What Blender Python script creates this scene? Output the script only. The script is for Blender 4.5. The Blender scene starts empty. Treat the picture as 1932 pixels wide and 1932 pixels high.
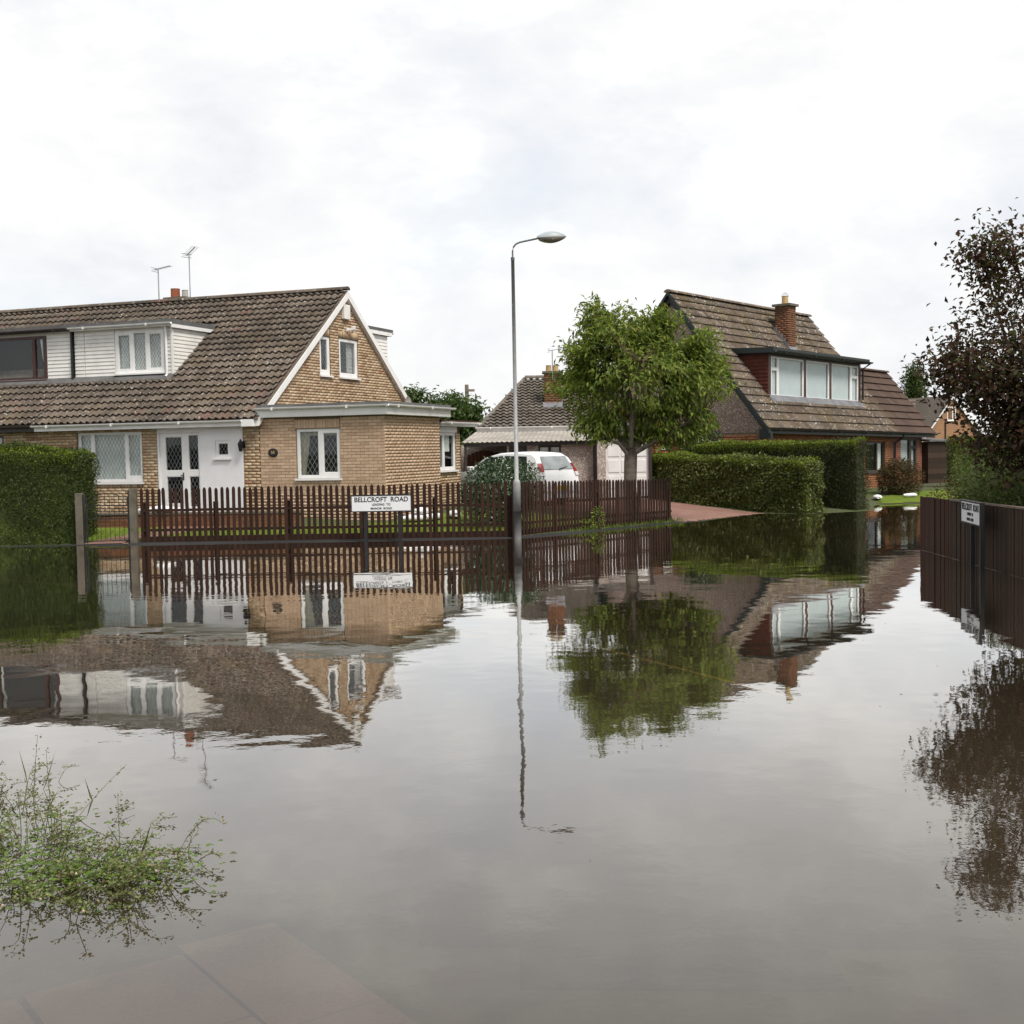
import bpy, math, random
import numpy as np
from mathutils import Vector, Matrix
R = math.radians
random.seed(7); rng = np.random.default_rng(11)
SC = bpy.context.scene
COL = SC.collection

# ------------------------------------------------------------------ camera, sky, sun, exposure
CAM_H = 1.86
cam_d = bpy.data.cameras.new('camera'); cam = bpy.data.objects.new('camera', cam_d); COL.objects.link(cam)
cam_d.sensor_width = 36.0; cam_d.lens = 36.0 * 2349 / 1932
cam_d.clip_start = 0.1; cam_d.clip_end = 5000
pit, rol = R(-2.88), R(1.05)
Fv = Vector((0, math.cos(pit), math.sin(pit))); R0 = Vector((1, 0, 0)); U0 = R0.cross(Fv)
Rv = R0 * math.cos(rol) - U0 * math.sin(rol); Uv = U0 * math.cos(rol) + R0 * math.sin(rol)
cm = Matrix((Rv, Uv, -Fv)).transposed().to_4x4(); cm.translation = (0, 0, CAM_H)
cam.matrix_world = cm
SC.camera = cam

SUN_AZ = Vector((0.62, -0.78, 0.0)).normalized(); SUN_EL = R(54)
to_sun = SUN_AZ * math.cos(SUN_EL) + Vector((0, 0, math.sin(SUN_EL)))
sun_d = bpy.data.lights.new('sun', 'SUN'); sun = bpy.data.objects.new('sun', sun_d); COL.objects.link(sun)
sun_d.energy = 2.2; sun_d.angle = R(18); sun_d.color = (1.0, 0.95, 0.87)
sun.rotation_euler = to_sun.to_track_quat('Z', 'Y').to_euler(); sun.location = (30, -20, 40)

W = bpy.data.worlds.new('World'); SC.world = W; W.use_nodes = True
nt = W.node_tree; N = nt.nodes; L = nt.links; N.clear()
out = N.new('ShaderNodeOutputWorld'); bg = N.new('ShaderNodeBackground'); L.new(bg.outputs[0], out.inputs[0])
bg.inputs[1].default_value = 0.1
sky = N.new('ShaderNodeTexSky'); sky.sky_type = 'NISHITA'; sky.sun_disc = False
sky.sun_elevation = SUN_EL; sky.sun_rotation = math.atan2(SUN_AZ.x, SUN_AZ.y)
tc = N.new('ShaderNodeTexCoord'); mp = N.new('ShaderNodeMapping'); L.new(tc.outputs['Generated'], mp.inputs[0])
mp.inputs['Scale'].default_value = (1.0, 1.0, 2.0); mp.inputs['Location'].default_value = (0.35, 0.2, 0.1)
def wnoise(scale, detail, rough, dist):
    n = N.new('ShaderNodeTexNoise'); n.inputs['Scale'].default_value = scale; n.inputs['Detail'].default_value = detail
    n.inputs['Roughness'].default_value = rough; n.inputs['Distortion'].default_value = dist
    L.new(mp.outputs[0], n.inputs['Vector']); return n
def wramp(src, stops):
    r = N.new('ShaderNodeValToRGB'); e = r.color_ramp.elements
    e[0].position, e[0].color = stops[0][0], (*stops[0][1], 1); e[1].position, e[1].color = stops[-1][0], (*stops[-1][1], 1)
    for p, c in stops[1:-1]:
        k = e.new(p); k.color = (*c, 1)
    L.new(src, r.inputs[0]); return r
n1 = wnoise(2.6, 9, 0.55, 0.2); n2 = wnoise(5.6, 9, 0.6, 0.15)
cov = wramp(n1.outputs['Fac'], [(0.34, (0.80, 0.80, 0.80)), (0.52, (0.97, 0.97, 0.97)), (0.7, (1, 1, 1))])
shade = wramp(n2.outputs['Fac'], [(0.28, (0.84, 0.865, 0.91)), (0.42, (0.95, 0.96, 0.98)), (0.52, (1.02, 1.017, 1.012)), (0.66, (1.20, 1.19, 1.165))])
cl = N.new('ShaderNodeVectorMath'); cl.operation = 'SCALE'; L.new(shade.outputs[0], cl.inputs[0]); cl.inputs['Scale'].default_value = 5.95
mx = N.new('ShaderNodeMix'); mx.data_type = 'RGBA'
L.new(cov.outputs[0], mx.inputs['Factor']); L.new(sky.outputs[0], mx.inputs['A']); L.new(cl.outputs[0], mx.inputs['B'])
L.new(mx.outputs['Result'], bg.inputs[0])
SC.view_settings.view_transform = 'Standard'; SC.view_settings.look = 'None'
SC.view_settings.exposure = 0.72; SC.view_settings.gamma = 1.0; SC.view_settings.use_curve_mapping = False
SC.render.engine = 'CYCLES'
SC.cycles.max_bounces = 8; SC.cycles.transparent_max_bounces = 12; SC.cycles.use_denoising = True
SC.cycles.caustics_reflective = False; SC.cycles.caustics_refractive = False

# ------------------------------------------------------------------ materials
class NT:
    def __init__(s, name):
        s.m = bpy.data.materials.new(name); s.m.use_nodes = True
        s.t = s.m.node_tree; s.n = s.t.nodes; s.l = s.t.links; s.n.clear()
        s.out = s.n.new('ShaderNodeOutputMaterial')
    def add(s, ty, **kw):
        n = s.n.new(ty)
        for k, v in kw.items():
            if hasattr(n, k) and k not in n.inputs: setattr(n, k, v)
            else: n.inputs[k].default_value = v
        return n
    def link(s, a, b): s.l.new(a, b)
    def ramp(s, src, stops):
        r = s.n.new('ShaderNodeValToRGB'); e = r.color_ramp.elements
        e[0].position, e[0].color = stops[0][0], (*stops[0][1], 1); e[1].position, e[1].color = stops[-1][0], (*stops[-1][1], 1)
        for p, c in stops[1:-1]: e.new(p).color = (*c, 1)
        s.link(src, r.inputs[0]); return r.outputs[0]
    def coord(s, kind='Object', scale=(1, 1, 1)):
        t = s.add('ShaderNodeTexCoord'); m = s.add('ShaderNodeMapping'); m.inputs['Scale'].default_value = scale
        if kind == 'World':
            g = s.add('ShaderNodeNewGeometry'); s.link(g.outputs['Position'], m.inputs[0])
        else: s.link(t.outputs[kind], m.inputs[0])
        return m.outputs[0]
    def noise(s, vec, scale, detail=4, rough=0.55):
        n = s.add('ShaderNodeTexNoise'); n.inputs['Scale'].default_value = scale; n.inputs['Detail'].default_value = detail
        n.inputs['Roughness'].default_value = rough; s.link(vec, n.inputs['Vector']); return n.outputs['Fac']
    def mix(s, fac, a, b, mode='MIX'):
        m = s.add('ShaderNodeMix'); m.data_type = 'RGBA'; m.blend_type = mode
        for v, i in ((fac, 'Factor'), (a, 'A'), (b, 'B')):
            if isinstance(v, (float, int)): m.inputs[i].default_value = v
            elif isinstance(v, tuple): m.inputs[i].default_value = (*v, 1)
            else: s.link(v, m.inputs[i])
        return m.outputs['Result']
    def math(s, op, a, b=0.0):
        m = s.add('ShaderNodeMath'); m.operation = op
        for v, i in ((a, 0), (b, 1)):
            if isinstance(v, (float, int)): m.inputs[i].default_value = v
            else: s.link(v, m.inputs[i])
        return m.outputs[0]
    def rand(s):
        g = s.add('ShaderNodeNewGeometry'); o = s.add('ShaderNodeObjectInfo')
        return s.math('FRACT', s.math('ADD', g.outputs['Random Per Island'], o.outputs['Random']))
    def bump(s, h, strength=0.3, dist=0.01):
        b = s.add('ShaderNodeBump'); b.inputs['Strength'].default_value = strength; b.inputs['Distance'].default_value = dist
        s.link(h, b.inputs['Height']); return b.outputs[0]
    def bsdf(s, col, rough=0.8, spec=0.3, metal=0.0, normal=None):
        p = s.add('ShaderNodeBsdfPrincipled')
        if isinstance(col, tuple): p.inputs['Base Color'].default_value = (*col, 1)
        else: s.link(col, p.inputs['Base Color'])
        p.inputs['Roughness'].default_value = rough; p.inputs['Specular IOR Level'].default_value = spec; p.inputs['Metallic'].default_value = metal
        if normal is not None: s.link(normal, p.inputs['Normal'])
        s.link(p.outputs[0], s.out.inputs[0]); return p

def m_plain(name, col, rough=0.6, spec=0.3, metal=0.0, var=0.12, scale=3.0, bump=0.0, fine=60):
    k = NT(name); v = k.coord('World'); n = k.noise(v, scale, 5)
    c2 = tuple(c * (1 - 2.2 * var) for c in col)
    c = k.ramp(n, [(0.3, c2), (0.62, col)])
    nb = k.bump(k.noise(v, fine, 3), bump, 0.01) if bump else None
    k.bsdf(c, rough, spec, metal, nb); return k.m

def m_pieces(name, stops, grain=40, rough=0.85, dirt=(0.06, 0.05, 0.04), dirt_amt=0.5, big=0.9, spots=None, spot_scale=14, moss=None, spot_t=0.62):
    """colour differs from piece to piece; weathering in patches"""
    k = NT(name); r = k.rand(); v = k.coord('World')
    c = k.ramp(r, stops)
    g = k.noise(v, grain, 4, 0.6)
    c = k.mix(0.55, c, k.ramp(g, [(0.3, (0.55, 0.55, 0.55)), (0.65, (1.15, 1.15, 1.15))]), 'MULTIPLY')
    d = k.noise(v, big, 6, 0.65)
    df = k.ramp(d, [(0.45, (0, 0, 0)), (0.75, (dirt_amt,) * 3)])
    c = k.mix(df, c, dirt)
    if moss:
        mn = k.noise(v, 1.3, 6, 0.7)
        c = k.mix(k.ramp(mn, [(0.5, (0, 0, 0)), (0.72, (0.6,) * 3)]), c, moss)
    if spots:
        s1 = k.noise(v, spot_scale, 3, 0.6); s2 = k.noise(v, 1.1, 4, 0.6)
        f = k.math('MULTIPLY', k.ramp(s1, [(spot_t, (0, 0, 0)), (spot_t + 0.045, (1, 1, 1))]), k.ramp(s2, [(0.36, (0, 0, 0)), (0.58, (1, 1, 1))]))
        c = k.mix(f, c, spots)
    k.bsdf(c, rough, 0.2, 0, k.bump(g, 0.35, 0.004)); return k.m

def m_leaf(name, stops, trans=0.35, rough=0.5, spec=0.35):
    k = NT(name); r = k.rand(); c = k.ramp(r, stops)
    v = k.coord('World'); n = k.noise(v, 1.6, 4)
    c = k.mix(0.6, c, k.ramp(n, [(0.3, (0.7, 0.72, 0.6)), (0.7, (1.15, 1.12, 1.0))]), 'MULTIPLY')
    p = k.bsdf(c, rough, spec)
    t = k.add('ShaderNodeBsdfTranslucent'); k.link(c, t.inputs[0])
    m = k.add('ShaderNodeMixShader'); m.inputs[0].default_value = trans
    k.link(p.outputs[0], m.inputs[1]); k.link(t.outputs[0], m.inputs[2]); k.link(m.outputs[0], k.out.inputs[0])
    return k.m

def m_glass(name='window_glass', tint=(0.96, 0.98, 0.98)):
    k = NT(name); f = k.add('ShaderNodeFresnel'); f.inputs['IOR'].default_value = 1.75
    g = k.add('ShaderNodeBsdfGlossy'); g.inputs['Roughness'].default_value = 0.02
    t = k.add('ShaderNodeBsdfTransparent'); t.inputs[0].default_value = (*tint, 1)
    ge = k.add('ShaderNodeNewGeometry'); ff = k.math('MULTIPLY', f.outputs[0], k.math('SUBTRACT', 1.0, ge.outputs['Backfacing']))
    m = k.add('ShaderNodeMixShader'); k.link(ff, m.inputs[0]); k.link(t.outputs[0], m.inputs[1]); k.link(g.outputs[0], m.inputs[2])
    k.link(m.outputs[0], k.out.inputs[0]); return k.m

def m_pebble(name, a, b, c):
    k = NT(name); v = k.coord('World'); vo = k.add('ShaderNodeTexVoronoi'); vo.inputs['Scale'].default_value = 38; k.link(v, vo.inputs['Vector'])
    sep = k.add('ShaderNodeSeparateColor'); k.link(vo.outputs['Color'], sep.inputs[0])
    col = k.ramp(sep.outputs[0], [(0.0, a), (0.5, b), (0.85, c), (1.0, tuple(min(1, x * 1.5) for x in c))])
    d = k.ramp(k.noise(v, 0.6, 5), [(0.35, (0.72, 0.70, 0.68)), (0.7, (1.05, 1.05, 1.05))])
    k.bsdf(k.mix(0.8, col, d, 'MULTIPLY'), 0.9, 0.1, 0, k.bump(vo.outputs['Distance'], 0.6, 0.02)); return k.m

def m_brickwork(name, a, b, mortar):
    k = NT(name); t = k.add('ShaderNodeTexCoord'); br = k.add('ShaderNodeTexBrick')
    k.link(t.outputs['Object'], br.inputs['Vector'])
    mp_ = k.add('ShaderNodeMapping'); mp_.inputs['Rotation'].default_value = (R(90), 0, 0)
    k.link(t.outputs['Object'], mp_.inputs[0]); k.link(mp_.outputs[0], br.inputs['Vector'])
    br.inputs['Color1'].default_value = (*a, 1); br.inputs['Color2'].default_value = (*b, 1); br.inputs['Mortar'].default_value = (*mortar, 1)
    br.inputs['Scale'].default_value = 1.0; br.inputs['Brick Width'].default_value = 0.225; br.inputs['Row Height'].default_value = 0.075; br.inputs['Mortar Size'].default_value = 0.008
    k.bsdf(br.outputs[0], 0.9, 0.15, 0, k.bump(br.outputs['Fac'], -0.3, 0.01)); return k.m

M = {}
M['brick_buff'] = m_pieces('brick_buff', [(0, (0.44, 0.30, 0.20)), (0.35, (0.54, 0.385, 0.265)), (0.7, (0.58, 0.42, 0.295)), (1, (0.49, 0.33, 0.22))], dirt_amt=0.2, dirt=(0.24, 0.16, 0.10))
M['brick_rustic'] = m_pieces('brick_rustic', [(0, (0.30, 0.19, 0.115)), (0.1, (0.39, 0.255, 0.155)), (0.35, (0.47, 0.335, 0.21)), (0.7, (0.53, 0.395, 0.26)), (0.975, (0.59, 0.46, 0.315)), (1, (0.36, 0.17, 0.11))], dirt_amt=0.25, dirt=(0.26, 0.18, 0.11))
M['brick_red'] = m_pieces('brick_red', [(0, (0.20, 0.07, 0.045)), (0.5, (0.28, 0.095, 0.06)), (1, (0.22, 0.09, 0.06))], dirt_amt=0.3)
M['brick_orange'] = m_pieces('brick_orange', [(0, (0.25, 0.10, 0.045)), (0.5, (0.34, 0.145, 0.065)), (1, (0.28, 0.12, 0.06))], dirt_amt=0.35)
M['brick_soot'] = m_pieces('brick_soot', [(0, (0.16, 0.07, 0.04)), (0.5, (0.24, 0.11, 0.06)), (1, (0.19, 0.09, 0.05))], dirt=(0.03, 0.025, 0.02), dirt_amt=0.9, big=1.8)
M['brick_wall_far'] = m_brickwork('brick_wall_far', (0.36, 0.18, 0.09), (0.28, 0.13, 0.065), (0.35, 0.28, 0.2))
M['mortar'] = m_plain('mortar', (0.17, 0.125, 0.085), 0.95, 0.1, bump=0.4)
M['mortar_light'] = m_plain('mortar_light', (0.42, 0.36, 0.30), 0.95, 0.1, bump=0.4)
M['tile_brown'] = m_pieces('tile_brown', [(0, (0.092, 0.071, 0.056)), (0.45, (0.128, 0.101, 0.080)), (0.97, (0.168, 0.137, 0.110)), (1, (0.15, 0.08, 0.065))], dirt=(0.045, 0.041, 0.036), dirt_amt=0.9, big=0.7, spots=(0.52, 0.50, 0.45), spot_scale=17, moss=(0.14, 0.105, 0.06), spot_t=0.62)
M['tile_grey'] = m_pieces('tile_grey', [(0, (0.12, 0.10, 0.082)), (0.5, (0.16, 0.137, 0.112)), (1, (0.20, 0.173, 0.143))], dirt=(0.06, 0.055, 0.05), dirt_amt=0.6, spots=(0.5, 0.48, 0.44), spot_scale=9, spot_t=0.66)
M['tile_ribbed'] = m_pieces('tile_ribbed', [(0, (0.10, 0.074, 0.055)), (0.5, (0.138, 0.104, 0.079)), (1, (0.18, 0.14, 0.108))], dirt=(0.10, 0.092, 0.08), dirt_amt=0.6, spots=(0.6, 0.585, 0.54), spot_scale=12, moss=(0.19, 0.135, 0.04), spot_t=0.6)
M['tile_dark'] = m_pieces('tile_dark', [(0, (0.066, 0.042, 0.032)), (0.5, (0.082, 0.051, 0.038)), (1, (0.095, 0.06, 0.045))], dirt_amt=0.3)
M['tile_hung'] = m_pieces('tile_hung', [(0, (0.075, 0.022, 0.015)), (0.5, (0.105, 0.031, 0.021)), (1, (0.085, 0.026, 0.018))], dirt_amt=0.3)
M['white'] = m_plain('white_plastic', (0.80, 0.79, 0.78), 0.35, 0.4, var=0.05)
M['clad'] = m_plain('white_cladding', (0.76, 0.74, 0.70), 0.4, 0.35, var=0.07)
M['render'] = m_plain('white_render', (0.76, 0.76, 0.77), 0.9, 0.1, var=0.03, bump=0.6, fine=90)
M['brown_frame'] = m_plain('brown_frame', (0.055, 0.018, 0.014), 0.4, 0.4)
M['dark_frame'] = m_plain('dark_frame', (0.04, 0.03, 0.026), 0.5, 0.4)
M['black'] = m_plain('black_paint', (0.012, 0.012, 0.014), 0.4, 0.4)
M['green_black'] = m_plain('dark_green_paint', (0.014, 0.022, 0.020), 0.45, 0.4)
M['felt'] = m_plain('roofing_felt', (0.14, 0.14, 0.14), 0.95, 0.1, var=0.15, bump=0.4)
M['lead'] = m_plain('lead_flashing', (0.20, 0.20, 0.215), 0.6, 0.4, var=0.2)
M['leading'] = m_plain('leading', (0.22, 0.23, 0.24), 0.5, 0.4)
M['room'] = m_plain('dark_room', (0.020, 0.019, 0.018), 0.9, 0.1)
M['net'] = m_plain('net_curtain', (0.80, 0.81, 0.78), 0.95, 0.05, var=0.06, scale=6)
M['curtain_cream'] = m_plain('cream_curtain', (0.42, 0.38, 0.29), 0.95, 0.05, var=0.1, scale=5)
M['blind'] = m_plain('pale_blind', (0.58, 0.62, 0.63), 0.8, 0.1, var=0.04)
M['glass'] = m_glass()
M['pebble'] = m_pebble('pebbledash', (0.28, 0.23, 0.20), (0.42, 0.355, 0.315), (0.55, 0.485, 0.44))
M['pebble_brown'] = m_pebble('pebbledash_brown', (0.16, 0.115, 0.095), (0.26, 0.20, 0.17), (0.36, 0.29, 0.25))
M['corrugated'] = m_plain('asbestos_sheet', (0.38, 0.35, 0.31), 0.95, 0.1, var=0.16, scale=1.5, bump=0.3)
M['terracotta'] = m_plain('terracotta', (0.34, 0.11, 0.06), 0.8, 0.2)
M['pot_buff'] = m_plain('buff_clay', (0.50, 0.36, 0.18), 0.8, 0.2)
M['pot_grey'] = m_plain('grey_clay', (0.50, 0.48, 0.44), 0.8, 0.2)
M['alu'] = m_plain('aluminium', (0.40, 0.41, 0.43), 0.45, 0.5, 0.4)
M['galv'] = m_plain('galvanised_steel', (0.33, 0.335, 0.335), 0.6, 0.4, 0.15, var=0.1, scale=8)
M['galv_dark'] = m_plain('wet_grey_paint', (0.15, 0.15, 0.15), 0.6, 0.4, 0.1)
M['lamp_shell'] = m_plain('lamp_shell', (0.36, 0.40, 0.42), 0.4, 0.4)
M['lamp_lens'] = m_plain('lamp_lens', (0.30, 0.27, 0.22), 0.15, 0.6)
M['fence_wood'] = m_pieces('fence_stain', [(0, (0.024, 0.0105, 0.007)), (0.5, (0.034, 0.0148, 0.0098)), (1, (0.048, 0.022, 0.0145))], grain=25, rough=0.75, dirt=(0.022, 0.014, 0.010), dirt_amt=0.6, big=1.6)
M['board_dark'] = m_pieces('dark_boards', [(0, (0.026, 0.016, 0.0105)), (0.5, (0.040, 0.0245, 0.0165)), (1, (0.062, 0.038, 0.026))], grain=25, rough=0.75, dirt=(0.02, 0.018, 0.012), dirt_amt=0.4)
M['board_red'] = m_pieces('red_boards', [(0, (0.040, 0.016, 0.011)), (1, (0.058, 0.023, 0.016))], grain=25, rough=0.75, dirt=(0.03, 0.028, 0.015), dirt_amt=0.4)
M['grey_wood'] = m_plain('weathered_wood', (0.22, 0.17, 0.14), 0.85, 0.15, var=0.2)
M['gate_wood'] = m_pieces('gate_stain', [(0, (0.085, 0.030, 0.017)), (1, (0.11, 0.042, 0.022))], grain=20, dirt_amt=0.3)
M['concrete'] = m_plain('concrete', (0.16, 0.14, 0.11), 0.95, 0.1, var=0.18, scale=5, bump=0.5)
M['bark'] = m_plain('bark', (0.24, 0.20, 0.165), 0.95, 0.1, var=0.22, scale=9, bump=0.8, fine=22)
M['twig'] = m_plain('twig_bark', (0.11, 0.075, 0.055), 0.9, 0.1)
M['leaf_cherry'] = m_leaf('cherry_leaf', [(0, (0.075, 0.125, 0.02)), (0.4, (0.155, 0.22, 0.034)), (0.8, (0.27, 0.33, 0.06)), (0.988, (0.32, 0.35, 0.09)), (1, (0.36, 0.16, 0.05))], trans=0.5)
M['leaf_mid'] = m_leaf('mid_leaf', [(0, (0.04, 0.075, 0.016)), (0.5, (0.07, 0.12, 0.026)), (1, (0.12, 0.17, 0.05))])
M['leaf_conifer'] = m_leaf('conifer_spray', [(0, (0.018, 0.030, 0.005)), (0.5, (0.038, 0.060, 0.007)), (1, (0.08, 0.115, 0.013))], trans=0.2)  # kept dark so the hedge front's shade sits in the leaf colour
M['leaf_privet'] = m_leaf('privet_leaf', [(0, (0.05, 0.068, 0.013)), (0.5, (0.115, 0.148, 0.028)), (0.85, (0.20, 0.235, 0.055)), (0.95, (0.30, 0.29, 0.15)), (1, (0.15, 0.075, 0.03))], trans=0.3, rough=0.35)
M['leaf_lit_top'] = m_leaf('lit_top_leaf', [(0, (0.11, 0.17, 0.016)), (0.5, (0.20, 0.27, 0.026)), (1, (0.29, 0.35, 0.045))], trans=0.4)  # brighter leaf colour stands in for sun on the hedge tops
M['leaf_dark'] = m_leaf('dark_hedge_leaf', [(0, (0.026, 0.032, 0.009)), (0.5, (0.044, 0.052, 0.014)), (1, (0.062, 0.058, 0.022))], trans=0.2)
M['leaf_gloss'] = m_leaf('glossy_leaf', [(0, (0.02, 0.045, 0.016)), (0.6, (0.04, 0.08, 0.03)), (1, (0.1, 0.15, 0.06))], trans=0.15, rough=0.22, spec=0.6)
M['leaf_purple'] = m_leaf('purple_leaf', [(0, (0.032, 0.024, 0.015)), (0.35, (0.060, 0.037, 0.023)), (0.65, (0.12, 0.052, 0.032)), (0.8, (0.07, 0.075, 0.027)), (1, (0.10, 0.115, 0.036))], trans=0.45)
M['leaf_bronze'] = m_leaf('bronze_leaf', [(0, (0.05, 0.05, 0.015)), (0.5, (0.085, 0.06, 0.02)), (1, (0.13, 0.07, 0.025))])
M['leaf_feather'] = m_leaf('feathery_leaf', [(0, (0.06, 0.085, 0.022)), (0.5, (0.105, 0.14, 0.038)), (1, (0.17, 0.205, 0.065))], trans=0.3)
M['weed_stem'] = m_leaf('weed_stem', [(0, (0.075, 0.075, 0.03)), (0.6, (0.12, 0.12, 0.045)), (1, (0.14, 0.09, 0.055))], trans=0.2)
M['weed_leaf'] = m_leaf('weed_leaf', [(0, (0.10, 0.13, 0.04)), (0.6, (0.17, 0.205, 0.06)), (0.9, (0.27, 0.28, 0.12)), (1, (0.25, 0.17, 0.10))], trans=0.3)
M['clover'] = m_leaf('clover_leaf', [(0, (0.07, 0.135, 0.012)), (0.6, (0.115, 0.20, 0.02)), (1, (0.17, 0.24, 0.04))], trans=0.3)
M['weed_flower'] = m_plain('weed_flower', (0.5, 0.36, 0.28), 0.8, 0.1, var=0.2, scale=30)
M['grass'] = m_leaf('grass_blade', [(0, (0.10, 0.17, 0.02)), (0.6, (0.155, 0.235, 0.03)), (1, (0.2, 0.26, 0.055))], trans=0.3)
M['car_white'] = m_plain('car_white_paint', (0.80, 0.81, 0.82), 0.2, 0.5, var=0.01)
M['car_glass'] = m_plain('car_glass', (0.30, 0.33, 0.34), 0.08, 0.7, var=0.2, scale=3)
M['car_glass_dark'] = m_plain('car_side_glass', (0.03, 0.035, 0.04), 0.06, 0.7)
M['rubber'] = m_plain('rubber', (0.018, 0.018, 0.018), 0.85, 0.2)
M['red_light'] = m_plain('tail_light_red', (0.32, 0.02, 0.02), 0.2, 0.5)
M['clear_light'] = m_plain('tail_light_clear', (0.7, 0.68, 0.68), 0.2, 0.5)
M['sign_white'] = m_plain('sign_white', (0.78, 0.79, 0.80), 0.4, 0.35, var=0.02)
M['letter'] = m_plain('letter_black', (0.012, 0.012, 0.014), 0.5, 0.3)
M['red_plate'] = m_plain('red_plate', (0.5, 0.03, 0.05), 0.5, 0.3)
M['yellow_plate'] = m_plain('yellow_plate', (0.75, 0.55, 0.02), 0.5, 0.3)
M['sandbag'] = m_plain('white_sack', (0.78, 0.78, 0.79), 0.7, 0.2, var=0.06, scale=12)
M['slab'] = m_pieces('paving_slab', [(0, (0.20, 0.155, 0.118)), (0.5, (0.24, 0.187, 0.143)), (1, (0.22, 0.175, 0.137))], grain=60, dirt=(0.20, 0.15, 0.11), dirt_amt=0.6, big=2.5)
M['kerb'] = m_plain('kerb_stone', (0.30, 0.27, 0.23), 0.9, 0.1, var=0.15, scale=3, bump=0.3)
M['paint_yellow'] = m_plain('yellow_road_paint', (0.80, 0.62, 0.22), 0.8, 0.2, var=0.2, scale=6)

def m_ground():
    k = NT('soil_ground'); v = k.coord('World'); n = k.noise(v, 1.2, 6); n2 = k.noise(v, 14, 4)
    c = k.mix(0.6, k.ramp(n, [(0.35, (0.10, 0.085, 0.065)), (0.6, (0.07, 0.10, 0.03)), (0.8, (0.10, 0.13, 0.035))]), k.ramp(n2, [(0.3, (0.6, 0.6, 0.6)), (0.7, (1.2, 1.2, 1.2))]), 'MULTIPLY')
    k.bsdf(c, 0.95, 0.1, 0, k.bump(n2, 0.5, 0.03)); return k.m
M['ground'] = m_ground()
def m_lawn():
    k = NT('lawn_grass'); v = k.coord('World'); n = k.noise(v, 2.0, 6); n2 = k.noise(v, 40, 3)
    c = k.mix(0.7, k.ramp(n, [(0.3, (0.11, 0.16, 0.022)), (0.7, (0.165, 0.215, 0.034))]), k.ramp(n2, [(0.3, (0.55, 0.55, 0.5)), (0.7, (1.2, 1.2, 1.1))]), 'MULTIPLY')
    k.bsdf(c, 0.95, 0.1, 0, k.bump(n2, 0.8, 0.03)); return k.m
M['lawn'] = m_lawn()
def m_asphalt(name, a, b):
    k = NT(name); v = k.coord('World'); n = k.noise(v, 0.5, 6); n2 = k.noise(v, 70, 3)
    c = k.mix(0.7, k.ramp(n, [(0.3, a), (0.7, b)]), k.ramp(n2, [(0.3, (0.6, 0.6, 0.6)), (0.7, (1.25, 1.25, 1.25))]), 'MULTIPLY')
    k.bsdf(c, 0.9, 0.08, 0, k.bump(n2, 0.4, 0.01)); return k.m
M['asphalt'] = m_asphalt('asphalt', (0.035, 0.034, 0.033), (0.055, 0.052, 0.048))
M['path_tarmac'] = m_asphalt('wet_tarmac', (0.028, 0.028, 0.029), (0.048, 0.047, 0.047))
def m_drive():
    k = NT('block_paving'); v = k.coord('World'); br = k.add('ShaderNodeTexBrick'); k.link(v, br.inputs['Vector'])
    br.inputs['Color1'].default_value = (0.24, 0.125, 0.095, 1); br.inputs['Color2'].default_value = (0.29, 0.165, 0.13, 1); br.inputs['Mortar'].default_value = (0.12, 0.08, 0.065, 1)
    br.inputs['Scale'].default_value = 1.0; br.inputs['Brick Width'].default_value = 0.2; br.inputs['Row Height'].default_value = 0.1; br.inputs['Mortar Size'].default_value = 0.006
    n = k.noise(v, 0.9, 5); c = k.mix(0.6, br.outputs[0], k.ramp(n, [(0.35, (0.7, 0.7, 0.7)), (0.7, (1.1, 1.1, 1.1))]), 'MULTIPLY')
    k.bsdf(c, 0.75, 0.3); return k.m
M['drive'] = m_drive()

def m_water():
    k = NT('flood_water'); v = k.coord('World')
    w1 = k.add('ShaderNodeTexNoise'); w1.inputs['Scale'].default_value = 1.15; w1.inputs['Detail'].default_value = 2.0; k.link(v, w1.inputs['Vector'])
    w2 = k.noise(v, 6.0, 3); w3 = k.noise(k.coord('World', (1, 1, 1)), 0.16, 3)
    calm = k.ramp(w3, [(0.40, (0.25,) * 3), (0.62, (1.0,) * 3)])
    h = k.math('ADD', k.math('MULTIPLY', w1.outputs['Fac'], 0.0042), k.math('MULTIPLY', k.math('MULTIPLY', w2, 0.0008), calm))
    nb = k.bump(h, 1.0, 1.0)
    fr = k.add('ShaderNodeFresnel'); fr.inputs['IOR'].default_value = WATER_IOR; k.link(nb, fr.inputs['Normal'])
    gl = k.add('ShaderNodeBsdfGlossy'); gl.inputs['Roughness'].default_value = 0.015; gl.inputs['Color'].default_value = (0.98, 0.967, 0.945, 1); k.link(nb, gl.inputs['Normal'])
    tr = k.add('ShaderNodeBsdfTransparent'); tr.inputs[0].default_value = (0.80, 0.70, 0.57, 1)
    df = k.add('ShaderNodeBsdfDiffuse'); df.inputs[0].default_value = (0.062, 0.046, 0.030, 1)
    m1 = k.add('ShaderNodeMixShader'); m1.inputs[0].default_value = 0.46; k.link(tr.outputs[0], m1.inputs[1]); k.link(df.outputs[0], m1.inputs[2])
    m2 = k.add('ShaderNodeMixShader'); k.link(k.math('MINIMUM', k.math('MULTIPLY', fr.outputs[0], 1.9), 0.93), m2.inputs[0]); k.link(m1.outputs[0], m2.inputs[1]); k.link(gl.outputs[0], m2.inputs[2])
    k.link(m2.outputs[0], k.out.inputs[0]); return k.m
WATER_IOR = 1.36
M['water'] = m_water()

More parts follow.
